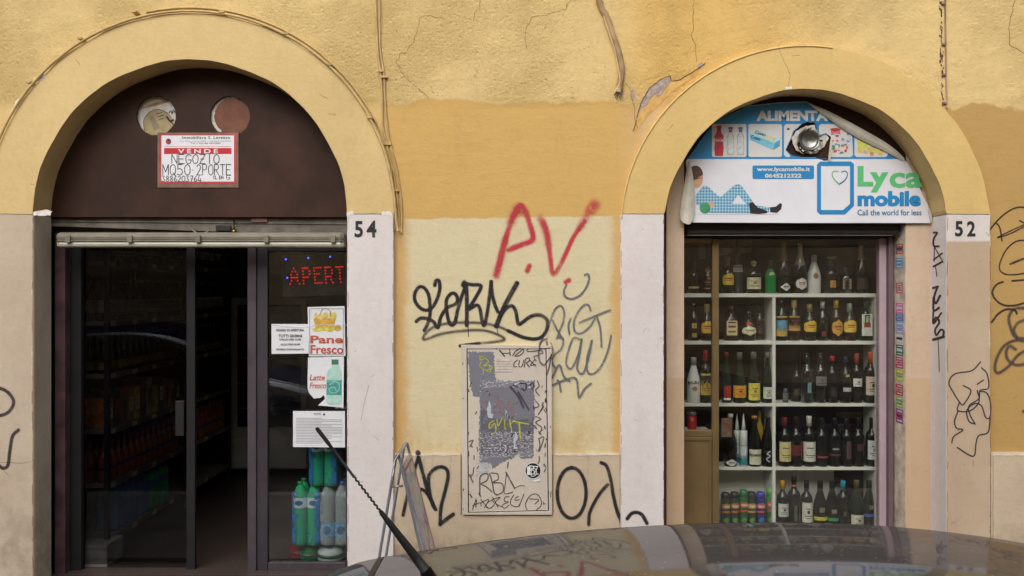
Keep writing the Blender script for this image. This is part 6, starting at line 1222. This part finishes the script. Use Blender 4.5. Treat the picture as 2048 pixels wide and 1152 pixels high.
# blue water packs on the rack foot
yy = .75
for k in range(5):
    cb = petm('blue_pet_plastic', (80, 130, 180), .2) if k == 0 else cb
    t = pet('water_pack', '%s blue water pack from the street on the lowest rack shelf' % ['first', 'second', 'third', 'fourth', 'fifth'][k], 'blue water packs on the lowest rack shelf', cb if k < 3 else m_gpet, m_bcap, M('dim_blue_label', (70, 110, 160), .5, 0, .3, 50), h=.30, r=.042, n=4); t.location = (XS-.1, yy, rows[5]+.0005); t.rotation_euler = (0, 0, math.pi/2); yy += .19
t = thing('white_crate_unit', 'white laminate base unit just inside the open shop door', 'cabinet', (-2.86, .5, floorz)); o = -pc(t)
for a in [('top', (-3.02, -2.70, .36, .60, .262, .285)), ('front', (-3.02, -2.712, .365, .38, floorz, .2615)), ('side', (-2.711, -2.70, .365, .60, floorz, .2615))]:
    b = box(a[0]+'_panel', *a[1], M('dim_white_laminate', (176, 172, 160), .5), t, bev=.002); b.location = o
# fridge
t = thing('drinks_fridge', 'pale upright drinks fridge with glass door at the back of the open shop', 'fridge', (-2.4, 3.4, floorz)); o = -pc(t)
m_fr = M('fridge_white', (214, 214, 206), .45, 0, .06, 3)
for nm, a, mt in [('cabinet', (-2.81, -2.05, 3.12, 3.8, floorz+.06, 1.9), m_fr), ('header', (-2.81, -2.05, 3.1, 3.8, 1.902, 2.16), M('fridge_header', (70, 84, 80), .5)), ('door_glass', (-2.73, -2.1, 3.10, 3.118, .62, 1.83), M('dark_fridge_glass', (18, 22, 22), .1)), ('vent_panel', (-2.81, -2.05, 3.10, 3.118, floorz+.08, .52), m_fr)]:
    b = box(nm, *a, mt, t, bev=.004); b.location = o
for k in range(5): b = box('vent_slat', -2.78, -2.08, 3.092, 3.099, .26+k*.045, .285+k*.045, m_fr, t); b.location = o
for k in range(4): b = box('fridge_shelf', -2.72, -2.11, 3.09, 3.0995, .8+k*.25, .81+k*.25, M('fridge_wire', (90, 92, 88), .4), t); b.location = o
t = thing('red_pail', 'small red bucket on the floor deep inside the glazed part', 'bucket', (X(600, .9), .95, floorz)); lathe('pail_body', [(0, 0), (.06, 0), (.075, .36), (0, .36)], 18, M('red_pail', (150, 36, 30), .4), t)
# ================================================================ pavement sign (folding A-board) seen from the side
AB = thing('pavement_sign', 'grey metal folding pavement sign with colourful ice cream poster, seen edge-on beside pier 54', 'sign', (-.62, -.5, .12)); oa = pc(AB)
m_tube = M('grey_enamel_tube', (136, 138, 146), .35, .3, .1, 8); m_pl = M('board_plastic', (150, 150, 160), .3, 0, .15, 12)
ay0, ay1 = -.70, -.34
def ap(px, py, y): return (X(px, y), y, Z(py, y))
topc = ap(800, 903, -.6); fl = (X(727, -.7), Z(1244, -.7)); fr_ = (X(886, -.7), Z(1244, -.7))
zt = topc[2]; xt = topc[0]
for y in (ay0, ay1):
    o = tube('leg', [(xt-.002, y, zt), (xt-.012, y, zt-.03), (fl[0]+.02, y, .16), (fl[0], y, .125)], .008, m_tube, AB); o.location = -oa
    o = tube('leg', [(xt+.004, y, zt), (xt+.014, y, zt-.03), (fr_[0]-.02, y, .16), (fr_[0], y, .125)], .008, m_tube, AB); o.location = -oa
for (x, z) in ((xt-.004, zt-.005), (xt+.004, zt-.005)):
    o = tube('top_bar', [(x, ay0, z), (x, ay1, z)], .007, m_tube, AB); o.location = -oa
def apan(nm, u0, u1, v0, v1, off, th, mt):      # panel on the street-right face: u along y, v along the leg
    n = Vector((zt-.12, 0, fr_[0]-xt)).normalized(); P = lambda v: Vector((xt+(fr_[0]-xt)*v, 0, zt+(.125-zt)*v))
    V = []
    for o_ in (off, off+th):
        for (u, v) in ((u0, v0), (u1, v0), (u1, v1), (u0, v1)):
            p = P(v)+n*o_; V.append((p.x, u, p.z))
    o = mesh(nm, V, [(0, 1, 2, 3), (7, 6, 5, 4), (0, 4, 5, 1), (1, 5, 6, 2), (2, 6, 7, 3), (3, 7, 4, 0)], mt, AB); o.location = -oa; return o
apan('board', ay0+.01, ay1-.01, .06, .93, .008, .008, m_pl)
def poster():
    t = NT('ice_cream_poster'); v = t.n.new('ShaderNodeTexVoronoi'); v.inputs['Scale'].default_value = 16; t.l.new(t.obj(), v.inputs['Vector'])
    hs_ = t.n.new('ShaderNodeHueSaturation'); hs_.inputs['Saturation'].default_value = .75; hs_.inputs['Value'].default_value = .5; t.l.new(v.outputs['Color'], hs_.inputs['Color'])
    t.set(col=t.mix(t.st(t.noise(9, 3, .5, t.obj()), .4, .6), (.34, .34, .42), hs_.outputs[0]), rough=.25); return t.m
apan('poster', ay0+.03, ay1-.03, .10, .90, .0165, .001, poster()); apan('poster_border', ay0+.015, ay1-.015, .085, .098, .0165, .002, M('poster_red', (150, 50, 56), .4)); apan('poster_border', ay0+.015, ay0+.028, .1, .9, .0165, .002, m_pl); apan('poster_border', ay1-.028, ay1-.015, .1, .9, .0165, .002, M('poster_red', (150, 50, 56), .4))
o = tube('hinge', [(xt-.035, ay0-.004, zt-.17), (xt+.03, ay0-.004, zt-.165)], .006, m_steel, AB); o.location = -oa
o = tube('twisted_wire', [(xt-.02, ay0-.01, zt-.06), (xt-.01, ay0-.016, zt-.02), (xt+.01, ay0-.012, zt+.012), (xt+.02, ay0, zt+.004)], .003, M('wire_white', (206, 206, 206), .4), AB, n=6); o.location = -oa
o = tube('twisted_wire', [(xt-.026, ay0-.01, zt-.11), (xt-.018, ay0-.014, zt-.075), (xt-.022, ay0-.01, zt-.05)], .003, M('wire_white', (206, 206, 206), .4), AB, n=6); o.location = -oa

# ================================================================ cars
def interp(tab, x):
    """smooth table lookup (Catmull-Rom on unequal knots through Hermite tangents)"""
    n = len(tab)
    if x <= tab[0][0]: return tab[0][1]
    if x >= tab[-1][0]: return tab[-1][1]
    for i in range(n-1):
        if tab[i][0] <= x <= tab[i+1][0]:
            x0, y0 = tab[i]; x1, y1 = tab[i+1]; h = x1-x0
            m = lambda k: 0 if k in (0, n-1) else (tab[k+1][1]-tab[k-1][1])/(tab[k+1][0]-tab[k-1][0])
            t = (x-x0)/h; m0, m1 = m(i)*h, m(i+1)*h
            return (2*t**3-3*t*t+1)*y0+(t**3-2*t*t+t)*m0+(-2*t**3+3*t*t)*y1+(t**3-t*t)*m1
KR, D0 = .40, 1.05     # roof crown: cross curvature and the distance of the car's centre line from the camera
_sil = [(684, 1152), (712, 1127), (775, 1112), (849, 1100), (1060, 1070), (1270, 1052), (1500, 1044), (1700, 1047), (1880, 1066), (2048, 1112)]
_roof = []
for px_, py_ in _sil:
    r_ = (py_-576)/F; _roof.append(((px_-1024)/F*(D0+r_/KR), CAMZ-(r_*D0+r_*r_/(2*KR))))
_x0, _z0 = _roof[0]
_rear = [(-1.02, .62), (-.98, .90), (-.90, 1.12), (-.75, 1.27), (-.56, 1.40), (_x0-.07, _z0-.035)]
_nose = [(1.42, 1.42), (1.7, 1.28), (2.0, 1.13), (2.3, 1.03), (2.6, .97), (2.9, .89), (3.05, .77), (3.1, .5)]
ZT0 = _rear+_roof+_nose
WT = [(-1.02, .62), (-.9, .64), (-.6, .68), (-.3, .73), (.2, .74), (1.2, .73), (1.8, .68), (2.3, .68), (2.8, .60), (3.1, .45)]     # half width at roof edge / bonnet edge
WB = [(-1.02, .68), (-.85, .80), (-.4, .85), (.5, .86), (1.8, .86), (2.6, .83), (2.95, .74), (3.1, .58)]
ZS = [(-1.02, .52), (-.9, .78), (-.5, .93), (0, 1.02), (1.5, 1.0), (2.3, .94), (2.8, .76), (3.1, .5)]
ZT = []
for i in range(166):
    x = -1.02+4.12*i/165; w = .13 if -.2 < x < 2.6 else .05 if -.8 < x < 2.9 else .0; ZT.append((x, sum(interp(ZT0, x+w*k/4) for k in range(-4, 5))/9))
def carmat(nm, rgb, coat=1.0, metal=.3, rough=.38, dust=.25, refl=.14):
    t = NT(nm); fl = t.noise(900, 2, .5, t.obj()); c = t.mix(fl, tuple(v*.85 for v in lin(rgb)), tuple(v*1.12 for v in lin(rgb)))
    d = t.mul(t.st(t.noise(3, 8, .7, t.obj()), .4, .8), dust); c = t.mix(t.mul(d, .5), c, (.10, .09, .08)); spots = t.mul(t.st(t.vor(55, t.obj()), .16, .05), .45); c = t.mix(spots, c, (.32, .30, .28))
    # clear coat under a film of street dust: the mirror part never reaches full strength
    df = t.n.new('ShaderNodeBsdfDiffuse'); t.l.new(c, df.inputs[0]); gl = t.n.new('ShaderNodeBsdfGlossy'); gl.inputs['Roughness'].default_value = .055; gl.inputs[0].default_value = (.90, .90, .93, 1)
    nb = t.bump(t.noise(2.2, 2, .5, t.obj()), .0005, .5); t.l.new(nb, gl.inputs['Normal']); lw = t.n.new('ShaderNodeLayerWeight'); lw.inputs[0].default_value = .5
    f = t.mth('ADD', refl, t.mth('MULTIPLY', .25, t.mth('POWER', lw.outputs['Facing'], 4.0))); f = t.mth('MULTIPLY', f, t.mth('SUBTRACT', 1.0, t.mth('MULTIPLY', d, .5)))
    mx = t.n.new('ShaderNodeMixShader'); t.l.new(f, mx.inputs[0]); t.l.new(df.outputs[0], mx.inputs[1]); t.l.new(gl.outputs[0], mx.inputs[2]); t.l.new(mx.outputs[0], t.out.inputs[0]); return t.m
m_cg = M('car_window_glass', (20, 22, 24), .06, 0, .05, 3, spec=.8); m_rub = M('black_rubber', (20, 20, 21), .6); m_rim = M('alloy_rim', (150, 152, 156), .3, .8); m_tyre = M('tyre_rubber', (26, 26, 27), .8, 0, .15, 30, .001)
def ring(x):
    zt_, w, wb, zs = interp(ZT, x), interp(WT, x), interp(WB, x), interp(ZS, x); zs = min(zs, zt_-.02); P = []
    low = .26; 
    for t in (0, .12, .3, .55, .8, 1): P.append((wb*(.93+.07*math.sin(math.pi*min(1, t*.9+.1))), low+(zs-low)*t))
    gh = zt_-zs; ze = zt_-min(.10, gh*.5)
    top = []
    for u in [1, .993, .983, .97, .955, .93, .90, .85, .79, .72, .64, .55, .46, .37, .28, .19, .10, 0]:
        top.append((w*u, zt_-min(KR/2*w*w, gh*.38)*u*u-min(.03, gh*.15)*u**40))
    s0 = P[-1]; s1 = top[0]
    for t in (.08, .5, .92): P.append((s0[0]+(s1[0]-s0[0])*t+.012*math.sin(math.pi*t), s0[1]+(s1[1]-s0[1])*t))
    return P+top
def build_car(nm, label, paint, loc, rz=0, mirror=False, antenna=True):
    C_ = thing(nm, label, 'car', loc, (0, 0, rz)); xs = [-1.02+4.12*i/110 for i in range(111)]; V = []; rings = []
    for x in xs:
        P = ring(x); full = [(-a, z) for a, z in P]+[(a, z) for a, z in reversed(P[:-1])]; rings.append(len(V)); V += [(x, a, z) for a, z in full]
    n = len(full); nb = len(P); body = []; gw = []; gr = []; gs = []
    for i in range(len(xs)-1):
        xm = (xs[i]+xs[i+1])/2
        for j in range(n-1):
            f = (rings[i]+j, rings[i+1]+j, rings[i+1]+j+1, rings[i]+j+1); k = j if j < nb-1 else n-2-j
            arch = k < 3 and (abs(xm+.35) < .34 or abs(xm-2.25) < .34) 
            zc_ = sum(V[q][2] for q in f)/4
            if (abs(xm+.35)**2+(zc_-.31)**2 < .36**2 or abs(xm-2.25)**2+(zc_-.31)**2 < .36**2) and k < 5: continue
            if k in (6, 7) and -.55 < xm < 1.75 and not (.62 < xm < .70) and not (-.18 < xm < -.10) and interp(ZT, xm)-interp(ZS, xm) > .16: gs.append(f)
            elif k >= 9 and 1.40 < xm < 2.12: gw.append(f)
            elif k >= 10 and -.88 < xm < -.62: gr.append(f)
            else: body.append(f)
    def sub(name, fs_, mt, lb=None):
        used = sorted({q for f in fs_ for q in f}); mp_ = {q: i for i, q in enumerate(used)}
        o = mesh(name, [V[q] for q in used], [tuple(mp_[q] for q in f) for f in fs_], mt, C_, lb, smooth=True); return o
    b = sub('body', body+[tuple(rings[0]+k for k in range(n))], paint); sub('windscreen', gw, m_cg); sub('rear_window', gr, m_cg)
    half = [f for f in gs if V[f[0]][1] < 0]; sub('side_window', half, m_cg); sub('side_window', [f for f in gs if V[f[0]][1] >= 0], m_cg)
    mesh('underbody', [(-.95, -.6, .24), (3.0, -.6, .24), (3.0, .6, .24), (-.95, .6, .24), (-.95, -.6, .6), (3.0, -.6, .6), (3.0, .6, .6), (-.95, .6, .6)], [(0, 3, 2, 1), (4, 5, 6, 7), (0, 1, 5, 4), (1, 2, 6, 5), (2, 3, 7, 6), (3, 0, 4, 7)], m_rub, C_)
    for x in (-.35, 2.25):
        for s in (-1, 1):
            w = lathe('wheel', [(0, -.1), (.27, -.1), (.31, -.08), (.31, .08), (.27, .1), (0, .1)], 28, m_tyre, C_); w.location = (x, s*.74, .31); w.rotation_euler = (math.radians(90), 0, 0)
            r_ = lathe('rim', [(0, .103), (.20, .103), (.19, .09), (.17, .06), (.05, .075), (0, .075)], 20, m_rim, w)
            r_.rotation_euler = (math.pi, 0, 0) if s > 0 else (0, 0, 0)
    def onroof(x, y):
        w = interp(WT, x); zt_, zs = interp(ZT, x), interp(ZS, x); u = min(1, abs(y)/w); gh = zt_-zs; return zt_-min(KR/2*w*w, gh*.38)*u*u-min(.03, gh*.15)*u**40
    def strip(name, path, w, mt, lift=.0012, along_y=True):
        Vv = []; Ff = []
        for (x, y) in path:
            for d_ in (-w/2, w/2):
                q = (x+d_, y) if along_y else (x, y+d_); Vv.append((q[0], q[1], onroof(*q)+lift))
        for i in range(len(path)-1): Ff.append((2*i, 2*i+1, 2*i+3, 2*i+2))
        return mesh(name, Vv, Ff, mt, C_, smooth=True)
    strip('tailgate_gap', [(-.226-.045*(y_/14)**2, .69*y_/14) for y_ in range(-14, 15)], .011, m_rub)
    for s in (-1, 1): strip('roof_trim', [(-.30+i*.085, s*(.69)) for i in range(20)], .010, m_rub, along_y=False)
    for s in (-1, 1):
        m_ = bmesh.new(); bx(m_, 1.42, 1.62, s*.90-.08, s*.90+.08, .93, 1.05, .04); fin('door_mirror', m_, paint, C_); m_ = bmesh.new(); bx(m_, 2.88, 3.04, s*.55-.12, s*.55+.12, .60, .70, .03); fin('headlight', m_, M('headlight_lens', (200, 204, 206), .1, .3), C_); m_ = bmesh.new(); bx(m_, -.99, -.86, s*.66-.08, s*.66+.08, .66, .86, .03); fin('tail_light', m_, M('tail_red', (140, 20, 20), .2), C_)
        m_ = bmesh.new(); bx(m_, .45, .62, s*.863-.012, s*.863+.012, .82, .85, .008); fin('door_handle', m_, paint, C_)
    if antenna:
        bxp, byp = -.075, 0.0; z0 = onroof(bxp, byp); m_ = bmesh.new()
        o = mesh('antenna_base', [], [], m_rub, C_) if False else None
        pts = [(bxp+.06, 0, z0-.002), (bxp+.03, 0, z0+.006), (bxp-.003, 0, z0+.026), (bxp-.034, 0, 2-564*D0/F)]
        tube('antenna_foot', pts, .02, m_rub, C_, n=14, radii=[.016, .016, .012, .0080])
        e = (-.137, .179); L = math.hypot(*e)
        P = lambda t: (bxp-.034+e[0]*t, 0, 2-564*D0/F+e[1]*t)
        ab = tube('antenna_mast', [P(0), P(.1), P(.3), P(.40), P(.42)], .01, m_rub, C_, n=12, radii=[.0068, .0058, .0043, .0031, .0018])
        hel = []; nseg = 90
        for i in range(nseg+1):
            t = .42+.24*i/nseg; a = i*.6; c = Vector(P(t)); d1 = Vector((e[1], 0, -e[0])).normalized(); hel.append(c+(d1*math.cos(a)+Vector((0, 1, 0))*math.sin(a))*.0008)
        tube('antenna_coil', hel, .0013, m_rub, C_, n=6); tube('antenna_tip', [P(.655), P(.86), P(.89), P(.985), P(1.0)], .005, m_rub, C_, n=10, radii=[.0017, .0019, .0026, .0027, .0019])
    return C_
build_car('parked_car', 'dusty grey hatchback parked in front of the shops with a black roof antenna', carmat('grey_car_paint', (76, 73, 74), dust=.5), (0, D0-CAMD, 0))
# mirrored in the shop glass only: a dark blue car further along the kerb, nose towards us
build_car('parked_car', 'dark blue hatchback parked behind the grey one, mirrored in the door glass', carmat('blue_car_paint', (24, 36, 84), metal=.2), (-4.85, -3.9, 0), antenna=False)
# ================================================================ the house across the street (mirrored in the glass and shading the lane)
OB = thing('opposite_house', 'stone-faced house across the narrow street, mirrored in the shop windows', 'building', (0, -10.6, 0)); oo = pc(OB)
m_stone = M('opposite_stone', (220, 206, 182), .85, 0, .2, 1.6, .003, 30, dirt=.3); m_stone2 = M('opposite_stone_dark', (196, 180, 156), .85, 0, .2, 2, .003, 30, dirt=.4); m_ow = M('opposite_window_glass', (30, 34, 38), .1)
def ob(nm, *a, mt=m_stone, par=None, bev=0):
    b = box(nm, *a, mt, par or OB, bev=bev)
    if par is None: b.location = -oo
    return b
wins = [(-12.2, -10.9), (-1.7, -.4), (1.5, 2.8), (8.9, 10.2), (11.3, 12.6)]
lp = [(-13, .1), (13, .1), (13, 7.0), (-13, 7.0)]
holes = []
for a, b in wins: holes += [rc(a, 2.55-1.45, b, 2.55+.35), rc(a, 4.8, b, 6.4)]
w_ = plate('wall', [lp]+holes, -10.6, -11.0, m_stone, OB); w_.location = -oo
for k in range(6):
    z = .5+k*.58
    for i in range(-1, len(wins)):
        x0 = wins[i][1]+.02 if i >= 0 else -13; x1 = wins[i+1][0]-.02 if i+1 < len(wins) else 13
        if 1.0 < z+.25 < 3.0 or True: (x1 > x0) and ob('stone_course', x0, x1, -10.6, -10.565, z, z+.545, bev=.012, mt=m_stone if (k+i) % 2 else m_stone2)
for a, b in wins:
    for z0, z1 in ((1.1, 2.9), (4.8, 6.4)):
        f = ob('window', a, b, -10.95, -10.9, z0, z1, mt=m_ow); ob('window_mullion', (a+b)/2-.03, (a+b)/2+.03, -10.898, -10.86, z0, z1, mt=M('brown_window_wood', (80, 56, 40), .6), par=f); ob('sill', a-.08, b+.08, -10.6, -10.48, z0-.1, z0-.002, mt=m_stone2)
ob('cornice', -13, 13, -10.6, -10.3, 4.0, 4.2, mt=m_stone2, bev=.02); ob('cornice', -13, 13, -10.6, -10.2, 6.85, 7.1, mt=m_stone2, bev=.02); ob('roof_slab', -13, 13, -17, -10.35, 7.102, 7.3, mt=m_stone2)

for o in list(bpy.data.objects):
    if o.type == 'MESH' and o.name.split('.')[0] in ('crack', 'flaked_spots', 'chipped_edges', 'scuff_marks', 'pit_marks', 'rain_streaks', 'worn_edge', 'paint_line'): o['kind'] = 'stuff'
